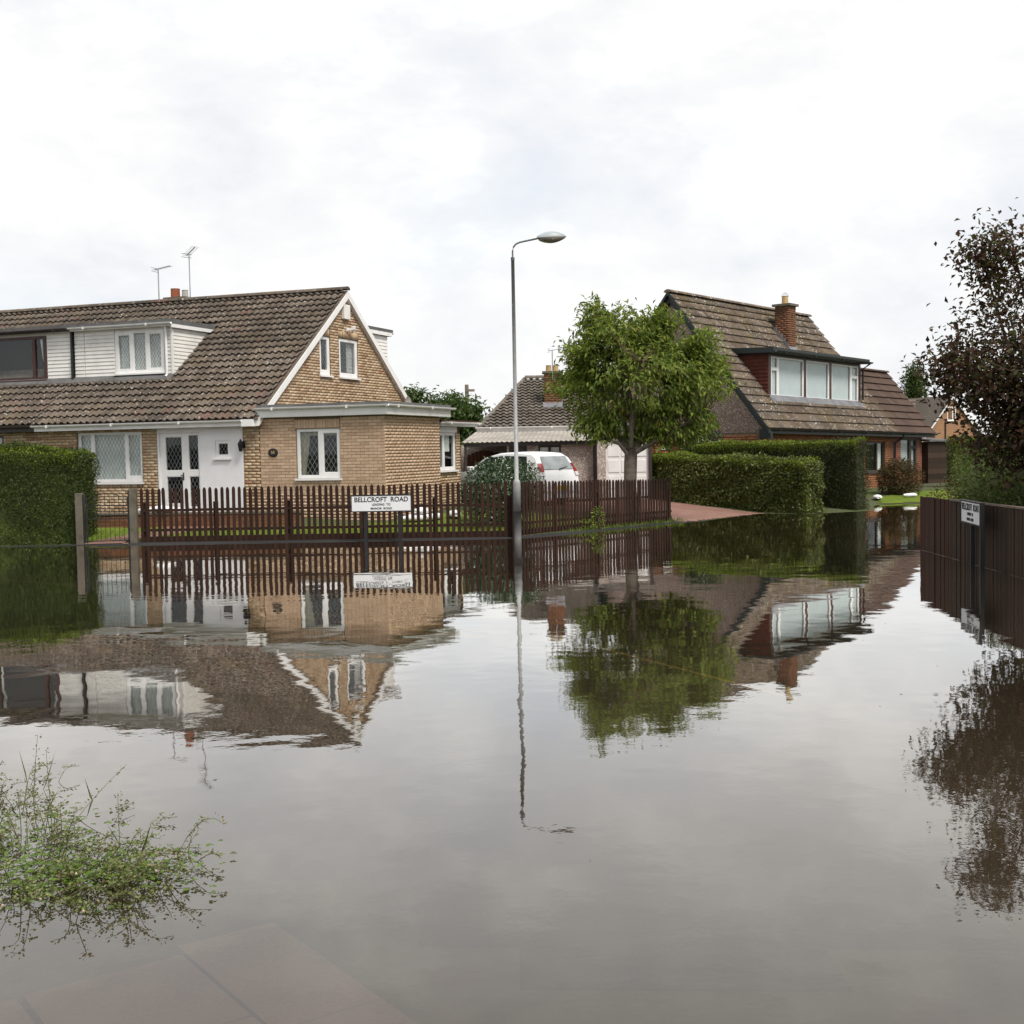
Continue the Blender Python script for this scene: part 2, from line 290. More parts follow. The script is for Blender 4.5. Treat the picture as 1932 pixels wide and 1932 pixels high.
# ------------------------------------------------------------------ mesh helpers
def link(name, me, mat, parent=None, Mx=None):
    o = bpy.data.objects.new(name, me); COL.objects.link(o)
    if mat and not me.materials: me.materials.append(M[mat] if isinstance(mat, str) else mat)
    if parent is not None: o.parent = parent
    if Mx is not None: o.matrix_local = Mx
    return o
def tag(o, label, cat, group=None):
    o['label'] = label; o['category'] = cat
    if group: o['group'] = group
    return o
def kind(o, k): o['kind'] = k; return o
def thing(name, label, cat, loc=(0, 0, 0), rz=0.0, group=None):
    o = bpy.data.objects.new(name, None); COL.objects.link(o); o.location = loc; o.rotation_euler = (0, 0, rz); o.empty_display_size = 0.2
    return tag(o, label, cat, group)
def fast_mesh(name, V, Fa):
    """V (n,3) array, Fa (m,k) array of equal-size faces"""
    V = np.asarray(V, np.float32); Fa = np.asarray(Fa, np.int32); m, kk = Fa.shape
    me = bpy.data.meshes.new(name); me.vertices.add(len(V)); me.vertices.foreach_set('co', V.ravel())
    me.loops.add(m * kk); me.loops.foreach_set('vertex_index', Fa.ravel())
    me.polygons.add(m); me.polygons.foreach_set('loop_start', np.arange(m, dtype=np.int32) * kk); me.polygons.foreach_set('loop_total', np.full(m, kk, np.int32))
    me.update(calc_edges=True); return me
class MB:
    def __init__(s, T=None): s.v = []; s.f = []; s.T = T
    def add(s, vs, fs):
        b = len(s.v)
        s.v += [tuple(s.T(*p)) if s.T else tuple(p) for p in vs]
        s.f += [tuple(i + b for i in f) for f in fs]; return s
    def box(s, a, b):
        x0, y0, z0 = a; x1, y1, z1 = b
        return s.add([(x0, y0, z0), (x1, y0, z0), (x1, y1, z0), (x0, y1, z0), (x0, y0, z1), (x1, y0, z1), (x1, y1, z1), (x0, y1, z1)],
                     [(3, 2, 1, 0), (4, 5, 6, 7), (0, 1, 5, 4), (1, 2, 6, 5), (2, 3, 7, 6), (3, 0, 4, 7)])
    def hexa(s, p):   # 8 points, bottom 4 then top 4
        return s.add(p, [(3, 2, 1, 0), (4, 5, 6, 7), (0, 1, 5, 4), (1, 2, 6, 5), (2, 3, 7, 6), (3, 0, 4, 7)])
    def prism(s, poly, d):   # poly of 3-D points, extruded by vector d
        n = len(poly); q = [tuple(p[i] + d[i] for i in range(3)) for p in poly]
        return s.add(list(poly) + q, [tuple(range(n))[::-1], tuple(range(n, 2 * n))] + [(i, (i + 1) % n, n + (i + 1) % n, n + i) for i in range(n)])
    def bar(s, a, b, w, h=None, up=(0, 0, 1)):
        h = h or w; a = Vector(a); b = Vector(b); d = (b - a).normalized(); u = Vector(up)
        if abs(d.dot(u)) > 0.95: u = Vector((1, 0, 0))
        x = d.cross(u).normalized() * w / 2; y = x.cross(d).normalized() * h / 2
        return s.hexa([a - x - y, a + x - y, a + x + y, a - x + y, b - x - y, b + x - y, b + x + y, b - x + y])
    def tube(s, pts, rs, n=8, cap=True):
        pts = [Vector(p) for p in pts]
        if not hasattr(rs, '__len__'): rs = [rs] * len(pts)
        rings = []
        for i, p in enumerate(pts):
            d = (pts[min(i + 1, len(pts) - 1)] - pts[max(i - 1, 0)]).normalized()
            u = Vector((0, 0, 1)) if abs(d.z) < 0.9 else Vector((1, 0, 0))
            x = d.cross(u).normalized(); y = d.cross(x).normalized()
            rings.append([p + (x * math.cos(2 * math.pi * k / n) + y * math.sin(2 * math.pi * k / n)) * rs[i] for k in range(n)])
        vs = [q for r in rings for q in r]; fs = []
        for i in range(len(pts) - 1):
            for k in range(n):
                a = i * n + k; b = i * n + (k + 1) % n; fs.append((a, b, b + n, a + n))
        if cap: fs += [tuple(range(n)), tuple(range((len(pts) - 1) * n, len(pts) * n))[::-1]]
        return s.add(vs, fs)
    def lathe(s, prof, n=16, c=(0, 0, 0), axis='z'):
        vs = []; fs = []
        for r, h in prof:
            for k in range(n):
                a = 2 * math.pi * k / n; p = (r * math.cos(a), r * math.sin(a), h)
                if axis == 'x': p = (h, p[0], p[1])
                if axis == 'y': p = (p[0], h, p[1])
                vs.append((c[0] + p[0], c[1] + p[1], c[2] + p[2]))
        for i in range(len(prof) - 1):
            for k in range(n):
                a = i * n + k; b = i * n + (k + 1) % n; fs.append((a, b, b + n, a + n))
        fs += [tuple(range(n))[::-1], tuple(range((len(prof) - 1) * n, len(prof) * n))]
        return s.add(vs, fs)
    def build(s, name, mat, parent=None, smooth=False, bevel=0):
        me = bpy.data.meshes.new(name); me.from_pydata(s.v, [], s.f); me.update()
        o = link(name, me, mat, parent)
        if smooth:
            for p in me.polygons: p.use_smooth = True
        if bevel:
            b = o.modifiers.new('bevel', 'BEVEL'); b.width = bevel; b.segments = 2; b.limit_method = 'ANGLE'
        return o
def wallT(ox, oy, ang):
    """(u along wall, d outward, z) -> parent coordinates"""
    a = R(ang); c, s_ = math.cos(a), math.sin(a)
    return lambda u, d, z: (ox + u * c + d * s_, oy + u * s_ - d * c, z)

UNIT = {}
def unit_brick():
    if 'b' not in UNIT:
        b = MB(); b.box((-0.5, -0.5, -0.5), (0.5, 0.5, 0.5)); me = bpy.data.meshes.new('brick'); me.from_pydata(b.v, [], b.f); UNIT['b'] = me
    return UNIT['b']
def core_wall(parent, name, T, u0, u1, z0, z1, holes, th, mat, d_out=0.0, rake=None):
    """mortar or render core with real openings; holes = (u0,u1,z0,z1)"""
    mb = MB(T)
    us = sorted(set([u0, u1] + [h[0] for h in holes] + [h[1] for h in holes])); zs = sorted(set([z0, z1] + [h[2] for h in holes] + [h[3] for h in holes]))
    us = [u for u in us if u0 <= u <= u1]; zs = [z for z in zs if z0 <= z <= z1]
    for i in range(len(us) - 1):
        for j in range(len(zs) - 1):
            cu, cz = (us[i] + us[i + 1]) / 2, (zs[j] + zs[j + 1]) / 2
            if any(h[0] < cu < h[1] and h[2] < cz < h[3] for h in holes): continue
            mb.box((us[i], d_out - th, zs[j]), (us[i + 1], d_out, zs[j + 1]))
    return mb.build(name, mat, parent)
def bricks(parent, T, ang, u0, u1, z0, z1, holes, mat, n_ind=0, rake=None, soldier=(), d=0.007, name='brick', field='brick_field', order=None):
    """stretcher bond; n_ind bricks become objects of their own, the rest one joined part"""
    mats = M[mat]; L_ = []; r = 0; z = z0
    while z + 0.06 < z1:
        u = u0 - (0.1125 if r % 2 else 0.0)
        while u < u1:
            segs = [(max(u, u0), min(u + 0.215, u1))]
            if rake:
                lo, hi = rake(z + 0.0325); segs = [(max(a, lo), min(b, hi)) for a, b in segs]
            for h in list(holes) + [q[:4] for q in soldier]:
                if h[2] - 0.03 < z + 0.0325 < h[3] + 0.005:
                    ns = []
                    for a, b in segs:
                        if b <= h[0] or a >= h[1]: ns.append((a, b))
                        else:
                            if a < h[0] - 0.03: ns.append((a, h[0] - 0.008))
                            if b > h[1] + 0.03: ns.append((h[1] + 0.008, b))
                    segs = ns
            for a, b in segs:
                if b - a > 0.035: L_.append(((a + b) / 2, z + 0.0325, b - a, 0.065))
            u += 0.225
        z += 0.075; r += 1
    for h in soldier:   # soldier course lintel
        u = h[0]
        while u + 0.06 < h[1] + 0.01:
            L_.append((u + 0.0325, (h[2] + h[3]) / 2, 0.065, h[3] - h[2] - 0.01)); u += 0.075
    if order: L_.sort(key=order)
    me = unit_brick(); a = R(ang)
    V = []; Fc = []
    base = np.array([[-.5, -.5, -.5], [.5, -.5, -.5], [.5, .5, -.5], [-.5, .5, -.5], [-.5, -.5, .5], [.5, -.5, .5], [.5, .5, .5], [-.5, .5, .5]])
    fq = np.array([(3, 2, 1, 0), (4, 5, 6, 7), (0, 1, 5, 4), (1, 2, 6, 5), (2, 3, 7, 6), (3, 0, 4, 7)])
    if ('bm', mat) not in UNIT:
        m2 = me.copy(); m2.materials.append(mats); UNIT[('bm', mat)] = m2
    me = UNIT[('bm', mat)]
    for i, (cu, cz, lw, hh) in enumerate(L_):
        jd = d + random.uniform(-0.0015, 0.0025); dc = jd - 0.018
        p = T(cu, dc, cz)
        if i < n_ind:
            o = bpy.data.objects.new(name, me); COL.objects.link(o); o.parent = parent
            o.matrix_local = Matrix.Translation(p) @ Matrix.Rotation(a + random.uniform(-.004, .004), 4, 'Z') @ Matrix.Diagonal((lw, 0.036, hh, 1))
        else:
            b = base * np.array([lw, 0.036, hh]); c, s_ = math.cos(a), math.sin(a)
            q = np.stack([b[:, 0] * c - b[:, 1] * s_ + p[0], b[:, 0] * s_ + b[:, 1] * c + p[1], b[:, 2] + p[2]], 1)
            Fc.append(fq + 8 * len(V)); V.append(q)
    if V:
        o = link(field, fast_mesh(field, np.concatenate(V), np.concatenate(Fc)), mat, parent); kind(o, 'stuff')
    return len(L_)

def tile_template(kind_, w, g):
    """(a, b, c): a across, b up the slope, c above the roof plane"""
    if kind_ == 'pan': prof = [(-.5, .026), (-.30, .0), (-.08, .0), (.12, .036), (.32, .050), (.5, .028)]
    elif kind_ == 'rib': prof = [(-.5, .0), (-.44, .030), (-.34, .030), (-.28, 0), (-.22, .0), (-.16, .030), (-.06, .030), (0, .0), (.06, 0), (.12, .030), (.22, .030), (.28, .0), (.34, 0), (.40, .030), (.48, .030), (.5, .0)]
    else: prof = [(-.5, .004), (.5, .004)]
    n = len(prof); lift = 0.052
    vs = [(p * w, 0, c + lift + 0.004) for p, c in prof] + [(p * w, g * 1.06, c + 0.002) for p, c in prof] + [(p * w, 0, c + lift - 0.012) for p, c in prof]
    fs = [(i, i + 1, n + i + 1, n + i) for i in range(n - 1)] + [(2 * n + i, 2 * n + i + 1, i + 1, i) for i in range(n - 1)]
    return vs, fs
def tiles(parent, origin, ux, vy, width, slope_len, w, g, mat, tk, n_ind=0, skip=None, jitter=0.004, name='roof_tile', field='roof_tile_field', order=None):
    ux = Vector(ux).normalized(); vy = Vector(vy).normalized(); nz = ux.cross(vy).normalized()
    if nz.z < 0: nz = -nz
    vs, fs = tile_template(tk, w, g); key = ('t', tk, round(w, 4), round(g, 4), mat)
    if key not in UNIT:
        me = bpy.data.meshes.new('roof_tile'); me.from_pydata(vs, [], fs); me.materials.append(M[mat]); UNIT[key] = me
    me = UNIT[key]; na = int(round(width / w)); nb = int(round(slope_len / g)); L_ = []
    for j in range(nb):
        for i in range(na):
            a = (i + 0.5) * w; b = j * g
            if skip and skip(a, b): continue
            L_.append((a, b))
    if order: L_.sort(key=order)
    base = np.array(vs); V = []; Fc = []; k = 0
    B = np.array([list(ux), list(vy), list(nz)]); o0 = np.array(origin)
    for i, (a, b) in enumerate(L_):
        ja, jb, jc = (random.uniform(-jitter, jitter) for _ in range(3)); jc = abs(jc)
        p = Vector(origin) + ux * (a + ja) + vy * (b + jb) + nz * jc
        if i < n_ind:
            o = bpy.data.objects.new(name, me); COL.objects.link(o); o.parent = parent
            mx_ = Matrix((ux, vy, nz)).transposed().to_4x4(); mx_.translation = p; o.matrix_local = mx_
        else:
            V.append(base @ B + np.array(p)); Fc.append((k, ))
            k += 1
    if V:
        allv = np.concatenate(V); nv = len(base)
        fa = np.concatenate([np.array(fs) + nv * q for q in range(k)])
        o = link(field, fast_mesh(field, allv, fa), mat, parent); kind(o, 'stuff')

def ridge_tiles(parent, a, b, n, rad, mat, name='ridge_tile'):
    a = Vector(a); b = Vector(b)
    for i in range(n):
        p = a.lerp(b, i / n); q = a.lerp(b, (i + 0.97) / n); d = (q - p).normalized(); s_ = d.cross(Vector((0, 0, 1))).normalized(); u = s_.cross(d)
        mb = MB(); vs = []
        for e in (p, q):
            for k in range(7):
                t = math.pi * k / 6; vs.append(e + s_ * (rad * 1.25 * math.cos(t)) + u * (rad * math.sin(t) * 0.8 - 0.03))
        mb.add(vs, [(k, k + 1, 8 + k, 7 + k) for k in range(6)] + [tuple(range(7)), tuple(range(13, 6, -1))])
        mb.build(name, mat, parent)

def window(parent, T, u0, u1, z0, z1, panes, frame='white', fw=0.055, d=-0.06, curtain=None, lattice=None, sill=True, depth=0.07, name='window', room=True, pane_inset=None, curtain_rects=None, sill_mat=None, glass='glass'):
    """panes: list of (u0,u1,z0,z1) fractions of the opening (holes in the frame)"""
    wu, wz = u1 - u0, z1 - z0
    P = [(u0 + a * wu, u0 + b * wu, z0 + c * wz, z0 + e * wz) for a, b, c, e in panes]
    fr = MB(T); us = sorted(set([u0, u1] + [q for p in P for q in p[:2]])); zs = sorted(set([z0, z1] + [q for p in P for q in p[2:]]))
    for i in range(len(us) - 1):
        for j in range(len(zs) - 1):
            cu, cz = (us[i] + us[i + 1]) / 2, (zs[j] + zs[j + 1]) / 2
            if any(p[0] < cu < p[1] and p[2] < cz < p[3] for p in P): continue
            fr.box((us[i], d - depth, zs[j]), (us[i + 1], d, zs[j + 1]))
    f = fr.build(name, frame, parent)
    for p in P:
        MB(T).box((p[0] - .004, d - 0.038, p[2] - .004), (p[1] + .004, d - 0.030, p[3] + .004)).build('glass_pane', glass, f)
        bead = MB(T); e = 0.016
        bead.box((p[0], d - .03, p[2]), (p[0] + e, d - .008, p[3])).box((p[1] - e, d - .03, p[2]), (p[1], d - .008, p[3])).box((p[0] + e, d - .03, p[2]), (p[1] - e, d - .0085, p[2] + e)).box((p[0] + e, d - .03, p[3] - e), (p[1] - e, d - .0085, p[3]))
        bead.build('glazing_bead', frame, f)
        if lattice:
            lu, lz = lattice; mb = MB(T); uu0, uu1, zz0, zz1 = p; sl = lz / lu; K = int((uu1 - uu0) / lu + (zz1 - zz0) / lz) + 2
            for sg in (1, -1):
                for k in range(-K, K + 1):
                    # line z = zc + sg*sl*(u-uc) + k*lz
                    pts = []
                    zc = (zz0 + zz1) / 2 + k * lz; uc = (uu0 + uu1) / 2
                    ua, ub = uu0, uu1; za, zb = zc + sg * sl * (ua - uc), zc + sg * sl * (ub - uc)
                    def clip(ua, za, ub, zb):
                        t0, t1 = 0.0, 1.0; dz = zb - za
                        for lim, sgn in ((zz0, 1), (zz1, -1)):
                            fa, fb = sgn * (za - lim), sgn * (zb - lim)
                            if fa < 0 and fb < 0: return None
                            if fa < 0: t0 = max(t0, fa / (fa - fb))
                            elif fb < 0: t1 = min(t1, fa / (fa - fb))
                        if t1 - t0 < 0.02: return None
                        return [(ua + (ub - ua) * t, za + dz * t) for t in (t0, t1)]
                    c = clip(ua, za, ub, zb)
                    if c:
                        (a1, b1), (a2, b2) = c; w_ = 0.0052; ln = math.hypot(a2 - a1, b2 - b1); nx, ny = -(b2 - b1) / ln * w_, (a2 - a1) / ln * w_
                        mb.add([(a1 - nx, d - .026, b1 - ny), (a2 - nx, d - .026, b2 - ny), (a2 + nx, d - .026, b2 + ny), (a1 + nx, d - .026, b1 + ny)], [(0, 1, 2, 3)])
            if mb.v: mb.build('leading', 'leading', f)
    if curtain_rects is None and curtain: curtain_rects = [(0, 1, 0, 1, 0, 1)]
    if curtain_rects:
        for (a0, a1, c0, c1, b0, b1) in curtain_rects:    # top edge a0..a1, bottom edge b0..b1, height c0..c1
            mb = MB(T); n = 44; vs = []
            for k in range(n + 1):
                t = k / n; wv = (0.0 if curtain == 'blind' else 1.0) * (0.018 * math.sin(t * (a1 - a0) * wu * 42 + 1) + 0.008 * math.sin(t * 90))
                for (e0, e1, hh) in ((b0, b1, c0), (a0, a1, c1)):
                    vs.append((u0 + (e0 + (e1 - e0) * t) * wu, d - 0.075 + wv * .6, z0 + hh * wz))
            mb.add(vs, [(2 * k, 2 * k + 2, 2 * k + 3, 2 * k + 1) for k in range(n)]); mb.build('curtain', curtain, f)
    if room:
        mb = MB(T); dd = 0.55
        mb.add([(u0 - .05, d - dd, z0 - .05), (u1 + .05, d - dd, z0 - .05), (u1 + .05, d - dd, z1 + .05), (u0 - .05, d - dd, z1 + .05), (u0 - .05, d - .075, z0 - .05), (u1 + .05, d - .075, z0 - .05), (u1 + .05, d - .075, z1 + .05), (u0 - .05, d - .075, z1 + .05)],
               [(0, 1, 2, 3), (0, 1, 5, 4), (1, 2, 6, 5), (2, 3, 7, 6), (3, 0, 4, 7)])
        mb.build('room_interior', 'room', f)
    if sill: MB(T).box((u0 - .04, d - depth, z0 - .045), (u1 + .04, max(d + .09, 0.045), z0 - .002)).build('sill', sill_mat or frame, f)
    return f

def text_mesh(body, size, name, parent, Mx, mat='letter', bold=0.0, xs=1.0, space=1.0):
    c = bpy.data.curves.new('lettering', 'FONT'); c.body = body; c.size = size; c.align_x = 'CENTER'; c.align_y = 'CENTER'; c.extrude = 0.0015; c.offset = bold; c.space_character = space; c.resolution_u = 4
    t = bpy.data.objects.new('lettering', c); COL.objects.link(t); bpy.context.view_layer.update()
    me = bpy.data.meshes.new_from_object(t.evaluated_get(bpy.context.evaluated_depsgraph_get())); bpy.data.objects.remove(t)
    me.materials.clear(); return link(name, me, mat, parent, Mx @ Matrix.Diagonal((xs, 1, 1, 1)))

# ------------------------------------------------------------------ foliage helpers
def leaf_mesh(name, P, D, Nn, Ln, Wd, fold=0.25):
    """one folded four-point leaf per row: base P, direction D, face normal Nn"""
    P = np.asarray(P, float); D = np.asarray(D, float); D /= np.linalg.norm(D, axis=1)[:, None] + 1e-9
    S = np.cross(D, Nn); S /= np.linalg.norm(S, axis=1)[:, None] + 1e-9; U = np.cross(S, D)
    Ln = np.asarray(Ln)[:, None]; Wd = np.asarray(Wd)[:, None]; n = len(P)
    mid = P + D * Ln * 0.45
    V = np.stack([P, mid - S * Wd * 0.5 + U * Wd * fold, P + D * Ln - U * Ln * 0.12, mid + S * Wd * 0.5 + U * Wd * fold], 1).reshape(-1, 3)
    b = np.arange(n)[:, None] * 4
    Fa = np.concatenate([b + np.array([0, 1, 2]), b + np.array([0, 2, 3])], 1).reshape(-1, 3)
    return fast_mesh(name, V, Fa)
def rnd_unit(n):
    v = rng.normal(size=(n, 3)); return v / np.linalg.norm(v, axis=1)[:, None]
def vnoise(p, f, seed=0):
    """cheap smooth pseudo-noise in about -1..1"""
    r = np.random.default_rng(seed); o = np.zeros(len(p))
    for k in range(5):
        w = r.normal(size=3); w = w / np.linalg.norm(w) * f * (1 + 0.6 * k); o += np.sin(p @ w + r.uniform(0, 6.3)) / (1 + 0.4 * k)
    return o / 2.2
def tree(name, label, cat, base, trunk, limbs, clusters, leaf_mat, leaf_len, leaf_w, per, spread, droop=0.4, bark='bark', group=None, twigr=0.008, seed=1):
    """trunk: [(x,y,z,r)]; limbs: list of such polylines; clusters: (n,3) twig tips in local coordinates"""
    t = thing(name, label, cat, base, 0, group)
    mb = MB(); mb.tube([p[:3] for p in trunk], [p[3] for p in trunk], 12)
    mb.build('trunk', bark, t, smooth=True)
    jo = []
    for l in limbs:
        MB().tube([p[:3] for p in l], [p[3] for p in l], 7).build('limb', bark, t, smooth=True)
        for i in range(len(l) - 1):
            for k in range(4):
                f = k / 4; jo.append([l[i][q] * (1 - f) + l[i + 1][q] * f for q in range(3)])
    jo = np.array(jo); tw = MB(); cl_ = np.array(clusters)
    for c in cl_:
        dd = np.linalg.norm(jo - c, axis=1) + 0.35 * np.maximum(0, jo[:, 2] - c[2]); j = jo[np.argmin(dd)]
        m = (j + c) / 2 + np.array([0, 0, -0.06 * np.linalg.norm(c - j)]) + rng.normal(size=3) * 0.05
        tw.tube([j, m, c], [twigr * 1.6, twigr, twigr * 0.5], 4, cap=False)
    kind(tw.build('twigs', 'twig' if bark == 'bark' else bark, t), 'stuff')
    n = len(cl_); idx = np.repeat(np.arange(n), per)
    ctr = cl_.mean(0); P = cl_[idx] + rng.normal(size=(n * per, 3)) * spread * np.array([1, 1, 0.75])
    out_ = P - ctr; out_ /= np.linalg.norm(out_, axis=1)[:, None] + 1e-6
    D = rnd_unit(n * per) * 0.75 + out_ * 0.5; D[:, 2] -= droop
    Nn = rnd_unit(n * per) * 0.6 + np.array([0, 0, 1.0]) * 0.8 + out_ * 0.3
    ln = rng.uniform(0.65, 1.2, n * per) * leaf_len
    o = link('crown', leaf_mesh('crown', P, D, Nn, ln, ln * leaf_w), leaf_mat, t); kind(o, 'stuff')
    return t
def blob_points(n, c, r, noise_f=1.3, noise_a=0.22, shell=0.45, seed=3, zmin=None):
    d = rnd_unit(n); k = 1 + noise_a * vnoise(d * np.array(r), noise_f, seed); rad = (shell + (1 - shell) * rng.random(n) ** 0.6) * k
    p = d * rad[:, None] * np.array(r) + np.array(c)
    if zmin is not None: p = p[p[:, 2] > zmin]
    return p
def bush(name, label, base, blobs, leaf_mat, n, ln, wf, droop=0.2, group=None, up=0.0, cat='bush', seed=5, stems=5):
    t = thing(name, label, cat, base, 0, group); P = []; O = []
    for c, r, fr in blobs:
        p = blob_points(int(n * fr), c, r, 2.2, 0.25, 0.45, seed, 0.02); P.append(p); O.append((p - np.array(c)) / np.array(r))
    P = np.concatenate(P); O = np.concatenate(O); D = rnd_unit(len(P)) * 0.8 + O * 0.6; D[:, 2] += up - droop
    l_ = rng.uniform(0.6, 1.25, len(P)) * ln
    kind(link('foliage', leaf_mesh('foliage', P, D, rnd_unit(len(P)) * 0.7 + O * 0.5 + np.array([0, 0, .6]), l_, l_ * wf), leaf_mat, t), 'stuff')
    for k in range(stems):
        c, r, fr = blobs[k % len(blobs)]; a = random.uniform(0, 6.28); e = (c[0] + r[0] * .5 * math.cos(a), c[1] + r[1] * .5 * math.sin(a), c[2] + r[2] * .4)
        MB().tube([(c[0] * .6 + .08 * math.cos(a), c[1] * .6 + .08 * math.sin(a), -0.05), ((c[0] + e[0]) / 2, (c[1] + e[1]) / 2, e[2] * .55), e], [.018, .012, .006], 5).build('stem', 'twig', t)
    return t
def hedge(name, label, base, rz, lx, ly, top, leaf_mat, n, ln, wf, up=0.3, rough=0.05, z0=0.0, taper=0.0, group=None, seed=2, lit_top=None):
    """top: function x -> height; leaves over every face of the clipped box plus a leafy core"""
    t = thing(name, label, 'hedge', base, rz, group)
    ar = [lx * 1.6, lx * 1.6, ly * 1.6, ly * 1.6, lx * ly]; tot = sum(ar); P = []; O = []
    for i, (a, nrm) in enumerate(zip(ar, [(0, -1, 0), (0, 1, 0), (-1, 0, 0), (1, 0, 0), (0, 0, 1)])):
        m = int(n * a / tot); u = rng.random(m); v = rng.random(m)
        if i == 0: x, y = u * lx, np.zeros(m)
        elif i == 1: x, y = u * lx, np.full(m, ly)
        elif i == 2: x, y = np.zeros(m), u * ly
        elif i == 3: x, y = np.full(m, lx), u * ly
        else: x, y = u * lx, v * ly
        h = top(x); z = h if i == 4 else z0 + v * (h - z0)
        p = np.stack([x, y, z], 1); nn = np.tile(np.array(nrm, float), (m, 1))
        off = vnoise(p, 4.0, seed + 1) * rough + vnoise(p, 1.6, seed + 7) * rough * .9 + rng.uniform(-0.15, 0.035, m) + (rng.random(m) > 0.975) * rng.uniform(0, 0.12, m)
        P.append(p + nn * off[:, None]); O.append(nn)
    P = np.concatenate(P); O = np.concatenate(O)
    D = rnd_unit(len(P)) * 0.8 + O * 0.55; D[:, 2] += up
    l_ = rng.uniform(0.6, 1.3, len(P)) * ln
    kind(link('foliage', leaf_mesh('foliage', P, D, rnd_unit(len(P)) * 0.55 + O * 0.9 + np.array([0, 0, .35]), l_, l_ * wf), leaf_mat, t), 'stuff')
    if lit_top:    # paler leaves on the top and front edge; sunlight put into their colour
        m = int(lx * ly * lit_top); q = np.stack([rng.random(m) * lx, rng.random(m) * ly, np.zeros(m)], 1); q[:, 2] = top(q[:, 0]) + rng.uniform(-.05, .04, m) + vnoise(q, 4.0, seed + 1) * rough
        e_ = int(lx * lit_top * .55); q2 = np.stack([rng.random(e_) * lx, rng.uniform(-.07, .0, e_), np.zeros(e_)], 1); q2[:, 2] = top(q2[:, 0]) - np.abs(rng.normal(0, .13, e_)); q = np.concatenate([q, q2])
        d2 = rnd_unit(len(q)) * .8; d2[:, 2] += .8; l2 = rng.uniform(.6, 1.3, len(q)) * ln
        kind(link('lit_top_leaves', leaf_mesh('lit_top_leaves', q, d2, rnd_unit(len(q)) * .6 + np.array([0, 0, .8]), l2, l2 * wf), 'leaf_lit_top', t), 'stuff')
    xs = np.linspace(0.07, lx - 0.07, max(4, int(lx * 4))); vs = []; fs = []
    for x in xs:
        h = float(top(np.array([x]))[0]) - 0.08
        vs += [(x, 0.13, z0), (x, ly - 0.13, z0), (x, ly - 0.13, h - .05), (x, 0.13, h - .05)]
    for i in range(len(xs) - 1):
        for k in range(4): fs.append((4 * i + k, 4 * i + (k + 1) % 4, 4 * i + 4 + (k + 1) % 4, 4 * i + 4 + k))
    fs += [(0, 1, 2, 3), tuple(range(len(vs) - 1, len(vs) - 5, -1))]
    MB().add(vs, fs).build('hedge_core', leaf_mat, t)
    return t

# ================================================================== THE SETTING
LAND = [(-400, 27.0), (-40, 26.6), (-10.9, 26.3), (-9.2, 26.15), (-8.0, 26.0), (-4.0, 25.95), (-0.9, 25.9), (0.35, 26.05), (1.0, 26.6), (3.95, 30.25), (4.6, 30.7), (5.7, 32.2), (6.7, 33.9),
        (7.85, 33.0), (8.3, 33.3), (9.5, 33.95), (10.05, 34.35), (10.3, 35.5), (10.75, 36.9), (11.4, 37.6), (12.3, 37.7), (13.4, 37.9), (13.9, 36.6), (11.6, 33.0), (9.2, 27.0), (7.15, 21.6), (6.62, 12.0), (6.0, 2.0), (6.5, -30), (400, -30), (400, 900), (-400, 900)]
def sdist(X, Y, poly):
    """signed distance, positive inside"""
    d = np.full(X.shape, 1e9); ins = np.zeros(X.shape, bool); n = len(poly)
    for i in range(n):
        ax, ay = poly[i]; bx, by = poly[(i + 1) % n]; ex, ey = bx - ax, by - ay
        t = np.clip(((X - ax) * ex + (Y - ay) * ey) / (ex * ex + ey * ey), 0, 1)
        d = np.minimum(d, np.hypot(X - ax - t * ex, Y - ay - t * ey))
        c = ((ay > Y) != (by > Y)) & (X < (bx - ax) * (Y - ay) / (by - ay + 1e-12) + ax); ins ^= c
    return np.where(ins, d, -d)
def ground_z(X, Y):
    X = np.asarray(X, float); Y = np.asarray(Y, float); s = sdist(X, Y, LAND)
    up = np.where(s < 0.35, s * 0.09, 0.0315 + (s - 0.35) * 0.075); up = np.minimum(up, 0.30)
    dn = np.maximum(s * 0.08, -0.22)
    z = np.where(s > 0, up, dn)
    fg = np.clip((8.5 - np.hypot(X + 3.5, Y - 2.5)) / 5.0, 0, 1)        # the verge in front, just under the water
    return np.where(s > 0, z, z * (1 - fg) + fg * -0.075)
gz = lambda x, y: float(ground_z(np.array([x]), np.array([y]))[0])
def graded(a0, a1, step, far):
    mid = list(np.arange(a0, a1 + 1e-6, step)); lo = []; hi = []; d = step
    while a0 - sum(lo or [0]) > -far: d *= 1.35; lo.append(d)
    x = a0; L1 = []
    for q in lo: x -= q; L1.append(x)
    x = a1; H1 = []; d = step
    while x < far: d *= 1.35; x += d; H1.append(x)
    return np.array(L1[::-1] + mid + H1)
gx = graded(-14, 16, 0.25, 1500); gy = graded(-4, 44, 0.25, 1500)
XX, YY = np.meshgrid(gx, gy); ZZ = ground_z(XX, YY)
nx_, ny_ = len(gx), len(gy); ii = np.arange(nx_ * ny_).reshape(ny_, nx_)
GV = np.stack([XX.ravel(), YY.ravel(), ZZ.ravel()], 1); GF = np.stack([ii[:-1, :-1].ravel(), ii[:-1, 1:].ravel(), ii[1:, 1:].ravel(), ii[1:, :-1].ravel()], 1)
g_me = fast_mesh('ground', GV, GF)
for p in g_me.polygons: p.use_smooth = True
kind(link('ground', g_me, 'ground'), 'structure')
